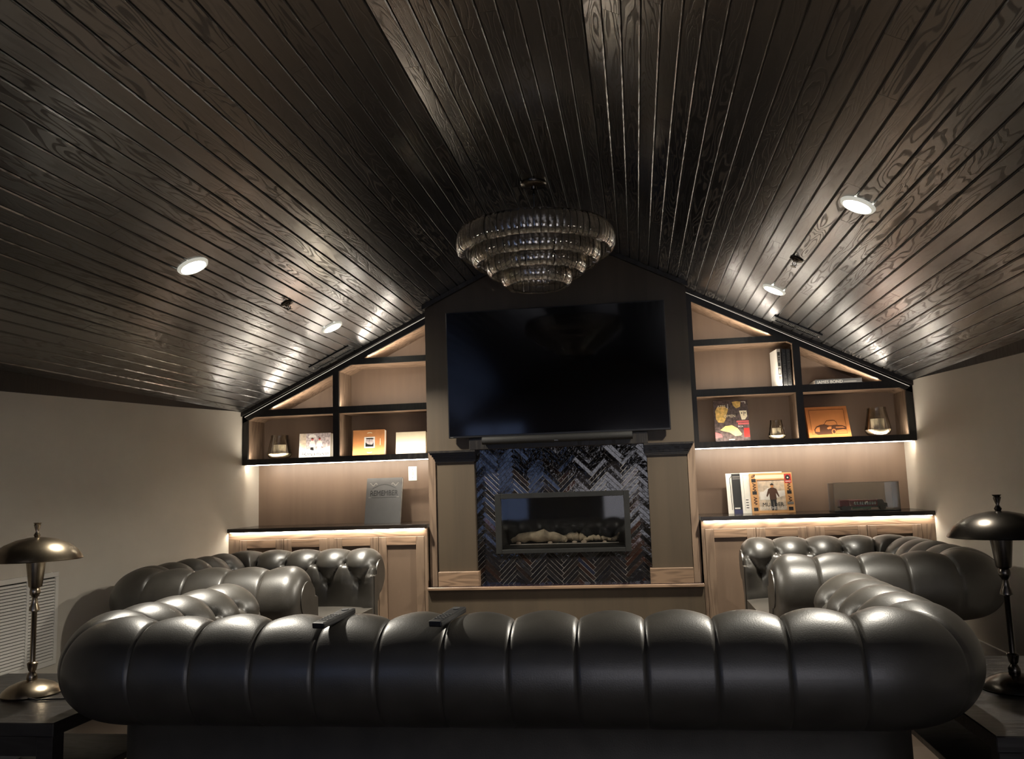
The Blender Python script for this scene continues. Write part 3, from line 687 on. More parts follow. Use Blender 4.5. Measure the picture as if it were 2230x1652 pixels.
# ------------------------------------------------------------------ chesterfields
def chesterfield(name, label, cat, loc, rotz, w2, yb, yf, seats, pitch, group=None):
    """local: faces +y; w2 = half distance between arm ridges, yb = back ridge, yf = arm front"""
    t = thing(name, label, cat, loc, rotz, group)
    RC = (.182, .602); RR = .168
    prof = [(.012, .30), (.012, .36), (.012, .42), (.016, .46), (.018, .50), (.020, .54)]
    a0, a1 = 160, -95
    nA = 58
    for i in range(nA + 1):
        a = R(a0 + (a1 - a0)*i/nA); prof.append((RC[0] + RR*math.cos(a), RC[1] + RR*math.sin(a)))
    tail = [(.160, .432), (.140, .424), (.130, .40), (.130, .3), (.130, .10)]
    # densify the inner face
    dens = []
    for i in range(len(prof) - 1):
        p, q = Vector(prof[i]), Vector(prof[i + 1]); k = max(1, int((q - p).length/.011))
        for j in range(k): dens.append(p.lerp(q, j/k))
    dens.append(Vector(prof[-1])); ntuft = len(dens)
    dens += [Vector(p) for p in tail]
    tlen = [0]
    for i in range(1, len(dens)): tlen.append(tlen[-1] + (dens[i] - dens[i - 1]).length)
    def t_at(z):
        for i in range(len(dens)):
            if dens[i].y >= z: return tlen[i]
    t2 = t_at(.695); t1 = t_at(.555); t44 = t_at(.44); dt = t2 - t1
    ttop = t_at(.765); tside = ttop + RR*PI/2; tend = tlen[ntuft - 1]
    # mid-line path
    rc = .20; pts = []
    def seg(a, b, n):
        for i in range(n): pts.append((Vector(a).lerp(Vector(b), i/n), None))
    st = .0105
    path = []   # (pos, normal)
    La = yf - (yb + rc); n = int(La/st)
    for i in range(n): path.append((Vector((-w2, yf - La*i/n)), Vector((-1, 0))))
    n = int(rc*PI/2/st)
    for i in range(n): a = PI + PI/2*i/n; path.append((Vector((-w2 + rc + rc*math.cos(a), yb + rc + rc*math.sin(a))), Vector((math.cos(a), math.sin(a)))))
    Lb = 2*(w2 - rc); n = int(Lb/st)
    for i in range(n): path.append((Vector((-w2 + rc + Lb*i/n, yb)), Vector((0, -1))))
    n = int(rc*PI/2/st)
    for i in range(n): a = 1.5*PI + PI/2*i/n; path.append((Vector((w2 - rc + rc*math.cos(a), yb + rc + rc*math.sin(a))), Vector((math.cos(a), math.sin(a)))))
    n = int(La/st)
    for i in range(n + 1): path.append((Vector((w2, yb + rc + La*i/n)), Vector((1, 0))))
    s = [0]
    for i in range(1, len(path)): s.append(s[-1] + (path[i][0] - path[i - 1][0]).length)
    S = s[-1]; nper = round(S/pitch); p = S/nper
    newp = []; k = 0; cnt = nper*28
    for i in range(cnt + 1):
        q = S*i/cnt
        while k < len(s) - 2 and s[k + 1] < q: k += 1
        f = (q - s[k])/max(1e-9, s[k + 1] - s[k]); f = max(0, min(1, f))
        newp.append((path[k][0].lerp(path[k + 1][0], f), path[k][1].lerp(path[k + 1][1], f).normalized()))
    path = newp; s = [S*i/cnt for i in range(cnt + 1)]
    rnd = random.Random(3)
    jit = [rnd.uniform(.86, 1.12) for _ in range(nper + 3)]
    A = .038
    # per profile point: outward normals
    nrm = []
    for i in range(len(dens)):
        d = (dens[min(i + 1, len(dens) - 1)] - dens[max(i - 1, 0)]).normalized(); nrm.append(Vector((-d.y, d.x)))
    V = []; Fc = []; K = len(dens); ER_ = .085
    buttons = []
    for i, ((c, nv), si) in enumerate(zip(path, s)):
        e = min(si, S - si); kend = 1.0
        if e < ER_: x = 1 - e/ER_; kend = 1 - .36*(1 - math.sqrt(max(0, 1 - x*x)))
        # tufts die out right at the ends
        u = si/p
        for j in range(K):
            q = dens[j].copy(); tt = tlen[j]; h = 0
            jt = jit[int(u)]
            if j < ntuft:
                if tt < t1:
                    fade = max(0, min(1, (tt - t44)/(t1 - t44))) if tt > t44 else 0
                    h = A*(abs(math.sin(PI*(u - .5)))**.8)*fade - A*.6*fade
                elif tt < t2:
                    a = u + (tt - t2)/(2*dt); b = u - (tt - t2)/(2*dt)
                    h = A*math.sqrt(abs(math.sin(PI*a)*math.sin(PI*b)))**.85*jt - A*.6
                else:
                    k = min(1, (tt - t2)/(tside - t2)); sm = k*k*(3 - 2*k)
                    amp = A*(1 - sm) + .004*sm
                    if tt > tside: amp *= max(0.25, 1 - .8*(tt - tside)/(tend - tside))
                    ex = .85*(1 - sm) + .22*sm
                    h = amp*(abs(math.sin(PI*u))**ex)*(jt*(1 - sm) + sm) - amp*.6
                    du0 = (u - round(u))*p; h -= .003*math.exp(-(du0/.0035)**2)
                # buttons
                for tb, off in ((t1, .5), (t2, 0)):
                    du = (u - off) - round(u - off); ds = du*p; r2 = (ds*ds + (tt - tb)**2)
                    h -= .024*math.exp(-r2/(.022**2))
            q = q + nrm[j]*h
            if kend < 1:
                if j < ntuft and dens[j].x > .03 or j < ntuft and dens[j].y > .6:
                    cc = Vector(RC); q = cc + (q - cc)*kend
                else: q.x = .07 + (q.x - .07)*(kend)
            off = q.x - RC[0]
            P_ = c + nv*off
            V.append((P_.x, P_.y, q.y))
        if i: 
            o0 = (i - 1)*K; o1 = i*K
            for j in range(K - 1): Fc.append((o0 + j, o1 + j, o1 + j + 1, o0 + j + 1))
    m = MB(); m.v = [Vector(v) for v in V]; m.f = Fc
    m.f.append(tuple(range(K))); m.f.append(tuple((len(path) - 1)*K + j for j in reversed(range(K))))
    ob = m.build('tufted_back_and_arms', 'leather', t, smooth=True)
    # buttons
    bt = None
    def surf(si, tb):
        i = min(range(len(s)), key=lambda k: abs(s[k] - si)); j = min(range(K), key=lambda k: abs(tlen[k] - tb))
        v = V[i*K + j]; nv = path[i][1]; nn = Vector((nv.x*nrm[j].x, nv.y*nrm[j].x, nrm[j].y)); return Vector(v), nn
    for tb, off in ((t1, .5), (t2, 0)):
        for k in range(nper + 1):
            si = (k + off)*p
            if si < .03 or si > S - .03: continue
            v, nn = surf(si, tb); rot = nn.to_track_quat('Z', 'Y').to_euler()
            if bt is None:
                bt = MB().ball((0, 0, .002), .011, 10, (1, 1, .5)).build('button', 'leather', t, smooth=True); bt.location = v; bt.rotation_euler = rot
            else: clone(bt, 'button', t, v, rot)
    # arm front panels
    for sx in (-1, 1):
        pan = []
        for j in range(K):
            q = dens[j]
            if j < ntuft and (q.x > .03 or q.y > .6): q2 = Vector(RC) + (q - Vector(RC))*.58
            else: q2 = Vector((.07 + (q.x - .07)*.58, q.y))
            pan.append((sx*(w2 + q2.x - RC[0]), q2.y))
        MB().prism(pan, yf - .004, yf + .006).build('arm_front_panel', 'leather', t, smooth=False)
    # seat
    iw = w2 - RC[0]; bx0, bx1 = -iw + .0, iw
    B(bx0 - .02, bx1 + .02, yb + .16, yf - .06, .10, .30).build('seat_base', 'leather', t, bevel=.02, seg=3)
    cw = (2*iw - .01)/seats
    for k in range(seats):
        x0 = bx0 + .005 + k*cw; x1 = x0 + cw - .004; y0, y1 = yb + .165, yf + .005
        g = MB(); nx, ny = 14, 14; vv = []; ff = []
        for zsgn in (1, -1):
            for a in range(nx + 1):
                for b in range(ny + 1):
                    fx, fy = a/nx*2 - 1, b/ny*2 - 1; edge = max(abs(fx), abs(fy))
                    bul = (1 - fx**4)*(1 - fy**4)
                    vv.append((x0 + (x1 - x0)*a/nx, y0 + (y1 - y0)*b/ny, .368 + zsgn*(.028 + .034*bul**.5)))
        q = (nx + 1)*(ny + 1)
        for a in range(nx):
            for b in range(ny):
                i0 = a*(ny + 1) + b; ff.append((i0, i0 + ny + 1, i0 + ny + 2, i0 + 1)); ff.append((q + i0, q + i0 + 1, q + i0 + ny + 2, q + i0 + ny + 1))
        for a in range(nx):
            for b in (0, ny): i0 = a*(ny + 1) + b; i1 = i0 + ny + 1; ff.append((i0, i1, q + i1, q + i0))
        for b in range(ny):
            for a in (0, nx): i0 = a*(ny + 1) + b; i1 = i0 + 1; ff.append((i0, i1, q + i1, q + i0))
        g.add(vv, ff).build('seat_cushion', 'leather_seat', t, smooth=True)
    for fx in (-1, 1):
        for fy in (yb + .05, yf - .08):
            MB().lathe([(0, 0), (.022, 0), (.034, .02), (.036, .05), (.026, .085), (.02, .105), (0, .105)], 16, (fx*(w2 - .07), fy, 0)).build('foot', 'dark_oak', t, smooth=True)
    return t
SOFA = chesterfield('chesterfield_sofa', 'long black tufted leather sofa seen from behind in the foreground', 'sofa', (.065, -3.3, 0), 0, 1.367, -.497, .56, 3, .207)
chesterfield('chesterfield_chair', 'black tufted leather chesterfield chair beside the left wall', 'chair', (-1.82, -1.40, 0), R(-90), .655, -.452, .60, 1, .215, 'pair of chesterfield chairs')
chesterfield('chesterfield_chair', 'black tufted leather chesterfield chair beside the right wall', 'chair', (1.82, -1.23, 0), R(90), .655, -.442, .58, 1, .215, 'pair of chesterfield chairs')

# ------------------------------------------------------------------ side tables and lamps
def side_table(label, x0, x1, y0, y1, h):
    cx, cy = (x0 + x1)/2, (y0 + y1)/2; t = thing('side_table', label, 'table', (cx, cy, 0)); l = t.location
    B(x0, x1, y0, y1, h - .045, h).build('table_top', 'table_wood', t, bevel=.003, sub=l)
    B(x0 + .04, x1 - .04, y0 + .04, y1 - .04, .18, .205).build('lower_shelf', 'table_wood', t, bevel=.002, sub=l)
    for a in (x0 + .005, x1 - .065):
        for b in (y0 + .005, y1 - .065): B(a, a + .06, b, b + .06, 0, h - .045).build('leg', 'table_wood', t, bevel=.002, sub=l)
    B(x0 + .065, x1 - .065, y0 + .012, y0 + .03, h - .11, h - .045).build('apron', 'table_wood', t, sub=l)
    B(x0 + .065, x1 - .065, y1 - .03, y1 - .012, h - .11, h - .045).build('apron', 'table_wood', t, sub=l)
side_table('dark wooden side table left of the sofa under a lamp', -2.17, -1.397, -3.83, -3.08, .44)
side_table('dark wooden side table right of the sofa under a lamp', 1.53, 2.38, -3.88, -2.78, .44)
o = B(-.13, .13, -.09, .09, 0, .012).build('magazine', 'paper', None, bevel=.001); o.location = (-1.92, -3.55, .205); o.rotation_euler = (0, 0, .3); tag(o, 'white magazine on the lower shelf of the left side table', 'magazine')
def lamp(label, loc, mat, cord):
    t = thing('table_lamp', label, 'lamp', loc); t.scale = (1.03, 1.03, 1.03)
    MB().lathe([(0, 0), (.102, 0), (.105, .006), (.098, .018), (.078, .034), (.048, .046), (.022, .052), (0, .053)], 40).build('base', mat, t, smooth=True)
    MB().lathe([(.016, .050), (.019, .056), (.0185, .068), (.013, .078), (.010, .082), (.014, .088), (.019, .112), (.016, .116), (.0095, .118), (.0095, .30), (.0115, .302), (.019, .306), (.0185, .313), (.012, .33), (.009, .352), (.012, .358), (.018, .368), (.019, .376), (.017, .386), (.012, .394), (0, .395)], 24).build('stem', mat, t, smooth=True)
    MB().lathe([(0, .392), (.021, .392), (.024, .397), (.036, .50), (.034, .50), (.022, .400), (0, .400)], 28).build('neck_cup', mat, t, smooth=True)
    pr = [(.163, .496), (.158, .506), (.140, .530), (.110, .553), (.070, .570), (.030, .578), (.0, .580)]
    pr2 = [(r*.985, z - .003) for r, z in reversed(pr)]
    MB().lathe(pr + pr2, 48, close=True).build('shade', mat, t, smooth=True)
    MB().tube([(0, 0, .45), (0, 0, .575)], .006, 8).build('socket_rod', mat, t, smooth=True)
    MB().lathe([(.0, .578), (.009, .580), (.012, .588), (.008, .594), (.005, .600), (.009, .612), (.013, .625), (.010, .628), (.015, .634), (.0, .634)], 16).build('finial', mat, t, smooth=True)
    if cord:
        MB().tube([(.05, -.085, .006), (.10, -.10, .004), (.17, -.085, .004), (.25, -.075, .004)], .0032, 6).build('cord', 'rubber', t, smooth=True)
        B(.25, .30, -.088, -.062, 0, .016).build('switch', 'rubber', t, bevel=.003)
lamp('brushed bronze dome lamp on the left side table', (-1.78, -3.44, .44), 'bronze', True)
lamp('dark bronze dome lamp on the right side table', (1.805, -3.34, .44), 'dark_bronze', False)

# wall grille on the left wall
g = thing('wall_grille', 'white louvred return-air grille on the left wall', 'air vent', (-W, -2.43, .545))
gy, gz = .235, .245
for a in ((-gy, gy, gz - .026, gz), (-gy, gy, -gz, -gz + .026), (-gy, -gy + .026, -gz + .026, gz - .026), (gy - .026, gy, -gz + .026, gz - .026), (-.009, .009, -gz + .026, gz - .026)):
    B(0, .009, a[0], a[1], a[2], a[3]).build('frame_bar', 'white_trim', g, bevel=.0015)
B(0, .001, -gy, gy, -gz, gz).build('backing', 'firebox', g)
sl0 = None
for side in (-1, 1):
    for i in range(27):
        z = -gz + .034 + i*(2*gz - .066)/26.5
        if sl0 is None:
            sl0 = MB().add([(.001, -.1, .004), (.008, -.1, -.006), (.008, .1, -.006), (.001, .1, .004), (.001, -.1, .0055), (.0085, -.1, -.0045), (.0085, .1, -.0045), (.001, .1, .0055)], [(0, 1, 2, 3), (7, 6, 5, 4), (1, 5, 6, 2), (0, 4, 5, 1), (3, 2, 6, 7)]).build('slat', 'white_trim', g)
            sl0.location = (0, side*.109, z)
        else: clone(sl0, 'slat', g, (0, side*.109, z))

# ------------------------------------------------------------------ things on the shelves
def book(label, cat, name, x0, x1, z, h, th, y, lean, cover, pages='paper', group=None):
    """standing book/box whose cover faces the room; origin at its front lower edge"""
    wd = x1 - x0; t = thing(name, label, cat, ((x0 + x1)/2, y, z), 0, group); t.rotation_euler = (R(-lean), 0, 0)
    B(-wd/2, wd/2, 0, .003, 0, h).build('front_cover', cover, t, bevel=.0006)
    B(-wd/2, wd/2, th - .003, th, 0, h).build('back_cover', cover, t, bevel=.0006)
    B(-wd/2 + .002, wd/2 - .003, .003, th - .003, .003, h - .003).build('pages', pages, t)
    B(-wd/2, -wd/2 + .002, .003, th - .003, 0, h).build('spine', cover, t)
    return t
def pr_(t, x0, x1, z0_, z1_, mat, name='cover_print', y=-.0004):
    return B(x0, x1, y, .0005, z0_, z1_).build(name, mat, t)
def poly_(t, pts, mat, name='cover_print', y=-.0006):
    return MB().prism(pts, y, .0005).build(name, mat, t)
# honeymoon album
t = book('white photo album lettered Honeymoon beside the left candle', 'book', 'photo_album', -2.152, -1.885, z0, .20, .035, .085, 6, 'paper')
poly_(t, [(-.130, .085), (0, .055), (.130, .092), (.130, .199), (-.130, .199)], 'photo_print')
poly_(t, [(-.13, .085), (-.075, .073), (-.075, .199), (-.13, .199)], 'pink_print', y=-.0008).data.materials[0] = MATS['sepia_print']
for x, hgt in ((-.022, .150), (.040, .150)):
    poly_(t, [(x - .014, .07), (x + .014, .07), (x + .016, .10), (x + .026, .085), (x + .030, .092), (x + .019, .132), (x + .006, .140), (x - .006, .140), (x - .019, .132), (x - .028, .095), (x - .024, .088), (x - .016, .105)], 'white_print', y=-.0010)
    poly_(t, [(x + .0095*math.cos(a*PI/6), hgt + .011*math.sin(a*PI/6)) for a in range(12)], 'pink_print', y=-.0012)
    poly_(t, [(x + .0105*math.cos(a*PI/6), hgt + .003 + .012*math.sin(a*PI/6)) for a in range(7)], 'brown_print', y=-.0014)
poly_(t, [(-.038, .063), (-.008, .058), (-.010, .085), (-.036, .085)], 'grey_print', y=-.0012)
poly_(t, [(-.035 + .035*math.cos(a*PI/8) + .012, .165 + .028*math.sin(a*PI/8)) for a in range(9)], 'white_print', y=-.0009)
lettering(t, 'Honeymoon', .046, (.0, -.0008, .030), FRONT, 'grey_print', shear=.45)
o = book('second white album tucked behind the Honeymoon album', 'book', 'photo_album', -2.07, -1.845, z0, .195, .03, .125, 6, 'paper')
# tan album and cream box
t = book('tan leather album with a small framed photo on its cover', 'book', 'photo_album', -1.691, -1.425, z0, .208, .05, .07, 6, 'tan_leather')
pr_(t, -.036, .052, .060, .150, 'white_print'); pr_(t, -.026, .042, .070, .138, 'photo_print', y=-.0008); pr_(t, -.020, .038, .132, .139, 'black_print', y=-.0011)
poly_(t, [(-.026, .07), (.042, .07), (.042, .105), (.03, .085), (-.005, .09), (-.02, .10), (-.026, .105)], 'grey_print', y=-.001)
for zz, sg in ((.178, 1), (.034, -1)):
    poly_(t, [(-.014 + .022 + .024*math.sin(a), zz + sg*.010*math.cos(a)) for a in (-1, -.5, 0, .5, 1)] + [(-.014 + .022 + .024*math.sin(a), zz + sg*.010*math.cos(a) - .006) for a in (1, .5, 0, -.5, -1)], 'cream_cover')
pr_(t, .094, .100, .08, .135, 'cream_cover')
book('plain cream album at the right end of the left lower shelf', 'book', 'photo_album', -1.332, -1.085, z0, .178, .045, .075, 5, 'cream_cover')
# art book
t = book('tall art book with a collage cover on the right lower shelf', 'book', 'art_book', 1.180, 1.437, z0, .318, .03, .085, 6, 'collage_print')
poly_(t, [(-.115, .175), (-.10, .15), (-.06, .145), (-.045, .17), (-.03, .22), (-.02, .25), (-.05, .275), (-.10, .27), (-.118, .24)], 'ochre_print')
poly_(t, [(-.09, .09), (-.05, .12), (0, .125), (.04, .10), (.07, .055), (.06, .045), (.02, .04), (-.02, .07), (-.06, .08)], 'yellow_print')
poly_(t, [(.06, .235), (.115, .235), (.118, .19), (.10, .165), (.075, .165)], 'cream_cover')
for x in (.078, .104): poly_(t, [(x - .004, .212), (x + .004, .212), (x + .004, .220), (x - .004, .220)], 'black_print', y=-.001)
pr_(t, .092, .096, .195, .225, 'brown_print', y=-.001)
pr_(t, .035, .127, .145, .158, 'pink_print'); pr_(t, .045, .127, .127, .141, 'pink_print'); pr_(t, .085, .127, .03, .10, 'red_print', y=-.0003)
poly_(t, [(.01, .305), (.05, .31), (.075, .305), (.07, .265), (.04, .255), (.02, .275)], 'ochre_print', y=-.0005)
poly_(t, [(-.128, .03), (-.075, .035), (-.085, .06), (-.128, .075)], 'pink_print', y=-.0005)
pr_(t, .078, .112, .302, .306, 'white_print', y=-.0009); pr_(t, .106, .112, .288, .306, 'white_print', y=-.0009)
lettering(t, 'J', .04, (-.022, -.001, .275), FRONT, 'white_print'); lettering(t, 'PICA', .018, (.062, -.001, .112), FRONT, 'white_print')
lettering(t, 'ATES', .028, (-.07, -.0012, .272), FRONT, 'cream_cover'); lettering(t, 'OMEN', .03, (-.012, -.0012, .195), FRONT, 'cream_cover')
pr_(t, -.03, .015, .012, .018, 'white_print', y=-.0009)
# orange car book
t = book('orange leather box with a brown sports car drawn on its front', 'book', 'leather_box', 1.862, 2.165, z0, .262, .035, .06, 24, 'orange_cover', 'tan_leather')
def line(t, pts, wd, mat, y=-.0007):
    for a, b in zip(pts[:-1], pts[1:]):
        a, b = Vector(a), Vector(b); d = (b - a).normalized()*wd/2; n_ = Vector((-d.y, d.x)); d = d*.6
        MB().prism([tuple(a - d - n_), tuple(b + d - n_), tuple(b + d + n_), tuple(a - d + n_)], y, .0005).build('drawn_line', mat, t)
line(t, [(-.125, .03), (.125, .03), (.125, .235), (-.125, .235), (-.125, .03)], .0016, 'brown_print')
poly_(t, [(-.105, .040), (-.085, .026), (.02, .030), (.045, .030), (.052, .060), (.10, .066), (.122, .062), (.124, .085), (.10, .098), (.05, .105), (.01, .100), (-.03, .112), (-.06, .108), (-.09, .095), (-.107, .07)], 'brown_print', y=-.0006)
poly_(t, [(-.100, .052), (-.07, .05), (-.065, .092), (-.085, .088), (-.098, .072)], 'orange_cover', y=-.0009)
poly_(t, [(-.01, .075), (.0, .092), (.02, .092), (.015, .07)], 'orange_cover', y=-.0009)
poly_(t, [(.05, .088), (.10, .088), (.115, .078), (.05, .080)], 'orange_cover', y=-.0009)
poly_(t, [(.032 + .017*math.cos(a*PI/6), .048 + .024*math.sin(a*PI/6)) for a in range(12)], 'orange_cover', y=-.0009)
poly_(t, [(.032 + .010*math.cos(a*PI/6), .048 + .015*math.sin(a*PI/6)) for a in range(12)], 'brown_print', y=-.0011)
poly_(t, [(-.005 + .009*math.cos(a*PI/6), .078 + .009*math.sin(a*PI/6)) for a in range(12)], 'tan_leather', y=-.0011)
line(t, [(-.03, .112), (-.01, .140), (.045, .142), (.06, .125), (.062, .105)], .003, 'brown_print')
# spine-out books
def spine_book(label, x0, x1, h, y, mat, title, tmat, group='books standing in the right middle cubby'):
    t = thing('book', label, 'book', ((x0 + x1)/2, y, z2), 0, group); wd = x1 - x0
    B(-wd/2, wd/2, 0, .003, 0, h).build('spine', mat, t, bevel=.0008)
    for a in (-wd/2, wd/2 - .002): B(a, a + .002, .003, .2, 0, h).build('cover', mat, t)
    B(-wd/2 + .002, wd/2 - .002, .003, .195, .003, h - .004).build('pages', 'paper', t)
    if title: lettering(t, title, .024, (0, -.0008, h*.56), (PI/2, PI/2, 0), tmat, ext=.0003)
    return t
t = spine_book('white patterned book leftmost of the three upright books', 1.672, 1.700, .288, .04, 'paper', '', 'grey_print')
for a, b, mt in ((.155, .265, 'mid_print'), (.09, .145, 'soft_print'), (.03, .08, 'soft_print')): pr_(t, -.010, .010, a, b, mt)
lettering(t, 'III II IIII', .02, (0, -.0012, .21), (PI/2, PI/2, 0), 'white_print')
poly_(t, [(.008*math.cos(a*PI/6), .117 + .02*math.sin(a*PI/6)) for a in range(12)], 'white_print', y=-.0009)
t.rotation_euler = (0, 0, .10); t.location.x = 1.682; t.location.y = .06
spine_book('black book lettered A MAN & HIS CAR in the middle of the three', 1.704, 1.733, .284, .055, 'black_cover', 'A MAN & HIS CAR', 'mid_print')
spine_book('black book lettered A MAN & HIS WATCH against the divider', 1.736, 1.766, .284, .055, 'black_cover', 'A MAN & HIS WATCH', 'mid_print')
t = thing('book', 'dark book lettered JAMES BOND lying flat in the right triangular cubby', 'book', (2.11, .10, z2))
B(-.17, .17, 0, .003, 0, .044).build('spine', 'black_cover', t, bevel=.001)
for a in (0, .041): B(-.17, .17, .003, .22, a, a + .003).build('cover', 'grey_cover', t)
B(-.168, .168, .003, .215, .003, .041).build('pages', 'paper', t)
lettering(t, 'JAMES BOND', .032, (-.155, -.0008, .022), FRONT, 'soft_print', align='LEFT', ext=.0003)
pr_(t, .04, .13, .018, .024, 'mid_print')
# hurricane candles
def candle(label, x, y, r, h):
    t = thing('candle_holder', label, 'candle', (x, y, z0), 0, 'glass hurricane candles')
    outer = [(0, 0), (r*.55, 0), (r*.85, h*.06), (r*.98, h*.17), (r*1.0, h*.24), (r*.95, h*.36), (r*.72, h*.88), (r*.70, h)]
    inner = [(a - .004, b) for a, b in reversed(outer[3:])] + [(r*.8, h*.10), (r*.5, h*.06), (0, h*.06)]
    MB().lathe(outer + inner, 36).build('glass_bowl', 'candle_glass', t, smooth=True)
    MB().lathe([(0, h*.065), (r*.49, h*.065), (r*.80, h*.11), (r*.93, h*.20), (r*.93, h*.225), (r*.3, h*.235), (0, h*.235)], 28).build('base_fill', 'wax', t, smooth=True)
    pr = MB(); n = 48; v = []; f = []
    cr_ = r*.49
    for i in range(n):
        a = 2*PI*i/n; q = cr_*(1 + (.03 if i % 2 else -.03)); v += [(q*math.cos(a), q*math.sin(a), h*.236), (q*math.cos(a), q*math.sin(a), h*.60)]
    for i in range(n): j = (i + 1) % n; f.append((2*i, 2*j, 2*j + 1, 2*i + 1))
    f.append(tuple(2*i + 1 for i in range(n))); f.append(tuple(2*i for i in reversed(range(n))))
    pr.add(v, f).build('ribbed_candle', 'wax', t)
    MB().tube([(0, 0, h*.60), (.001, 0, h*.60 + .012)], .0012, 6).build('wick', 'black_print', t)
candle('large glass hurricane candle on the left lower shelf', -2.335, .13, .100, .195)
candle('small glass hurricane candle beside the collage art book', 1.635, .10, .064, .150)
candle('large glass hurricane candle at the right end of the right shelf', 2.364, .10, .094, .212)
# worktop things
t = book('dark grey book embossed REMEMBER leaning on the left worktop', 'book', 'keepsake_book', -1.605, -1.308, ZC, .372, .03, .09, 14, 'grey_cover')
lettering(t, 'REMEMBER', .062, (0, -.0008, .245), FRONT, 'grey_print', ext=.0006, sx=.78)
line(t, [(-.10 + .2*i/8, .283 + .034*math.sin(PI*i/8)) for i in range(9)], .004, 'grey_print')
line(t, [(-.11, .21), (.11, .21)], .002, 'grey_print')
for sx in (-1, 1):
    line(t, [(sx*(.06 + .06*i/6), .318 + .012*math.sin(i*1.4)) for i in range(7)], .005, 'soft_print'); line(t, [(sx*.105, .211), (sx*.125, .212)], .004, 'soft_print')
def sleeve(label, x0, x1, y, mat, lean, h=.312, prints=()):
    wd = x1 - x0; t = thing('record_sleeve', label, 'record', ((x0 + x1)/2, y, ZC), 0, 'record sleeves on the right worktop'); t.rotation_euler = (R(-lean), 0, 0)
    B(-wd/2, wd/2, 0, .0045, 0, h).build('sleeve', mat, t, bevel=.0008)
    B(wd/2 - .0006, wd/2 + .0004, .001, .0035, .004, h - .004).build('opening', 'black_print', t)
    return t
t = sleeve('white record sleeve at the back left of the leaning records', 1.247, 1.559, .142, 'paper', 13)
line(t, [(-.125, .03), (-.127, .27), (-.118, .285), (.10, .285)], .004, 'black_print')
t = sleeve('dark record sleeve with a navy lower band between the white ones', 1.290, 1.602, .131, 'black_cover', 13, .308)
pr_(t, -.155, .155, 0, .03, 'navy_print'); pr_(t, -.15, -.11, .036, .046, 'white_print'); pr_(t, -.150, -.095, .28, .288, 'soft_print'); pr_(t, -.150, -.095, .266, .272, 'soft_print')
t = sleeve('plain cream record sleeve just behind the tan record', 1.352, 1.664, .120, 'paper', 13, .314)
line(t, [(-.135, .02), (-.135, .295), (.13, .295)], .0015, 'soft_print')
for k_ in range(4): pr_(t, -.128, -.108, .04 + k_*.02, .046 + k_*.02, 'grey_print')
t = sleeve('tan bordered record sleeve with a red sticker in front of the others', 1.418, 1.732, .105, 'tan_sleeve', 13, .306)
pr_(t, -.10, .095, .02, .245, 'sepia_print'); pr_(t, -.115, .10, .262, .29, 'cream_cover')
pr_(t, -.104, .099, .245, .251, 'brown_print', y=-.0008)
poly_(t, [(-.09, .10), (-.01, .10), (-.01, .19), (-.03, .19), (-.06, .165), (-.09, .16)], 'white_print', y=-.0007)
poly_(t, [(.02, .11), (.095, .13), (.095, .17), (.02, .165)], 'white_print', y=-.0007)
# a plain standing figure shape in the middle panel
poly_(t, [(-.014, .02), (.003, .02), (.006, .095), (.010, .02), (.026, .02), (.027, .115), (-.018, .115)], 'black_print', y=-.0012)
poly_(t, [(-.020, .100), (.030, .100), (.028, .150), (.046, .118), (.052, .124), (.034, .182), (.014, .192), (-.006, .192), (-.026, .182), (-.044, .128), (-.036, .122), (-.020, .150)], 'brown_print', y=-.0014)
poly_(t, [(.004 + .012*math.cos(a*PI/6), .207 + .016*math.sin(a*PI/6)) for a in range(12)], 'tan_leather', y=-.0016)
poly_(t, [(.004 + .013*math.cos(a*PI/6), .211 + .014*math.sin(a*PI/6)) for a in range(7)], 'black_print', y=-.0018)
for sx in (-1, 1):
    for zz in ((.25, .155, .03) if sx < 0 else (.155, .03)): pr_(t, sx*.127 - .016, sx*.127 + .016, zz - .013, zz + .013, 'black_print', y=-.0008)
    for zz in (.20, .095): line(t, [(sx*.127 + .012*math.sin(i*2.0), zz - .03 + .06*i/9) for i in range(10)], .006, 'brown_print')
line(t, [(-.128 + .014*math.cos(i), .284 + .012*math.sin(i*1.3)) for i in range(9)], .004, 'brown_print')
lettering(t, 'MURDER', .042, (.0, -.0018, .062), FRONT, 'black_print', sx=.95); lettering(t, 'WAS THE CASE', .031, (.0, -.0022, .036), FRONT, 'white_print', sx=.95)
pr_(t, .100, .150, .225, .296, 'red_print', y=-.0012); poly_(t, [(.125 + .017*math.cos(a*PI/8), .268 + .019*math.sin(a*PI/8)) for a in range(16)], 'black_print', y=-.0016)
poly_(t, [(.125 + .006*math.cos(a*PI/6), .266 + .006*math.sin(a*PI/6)) for a in range(12)], 'white_print', y=-.002); pr_(t, .106, .145, .235, .240, 'white_print', y=-.0016)
pr_(t, .104, .15, .062, .082, 'soft_print', y=-.001)
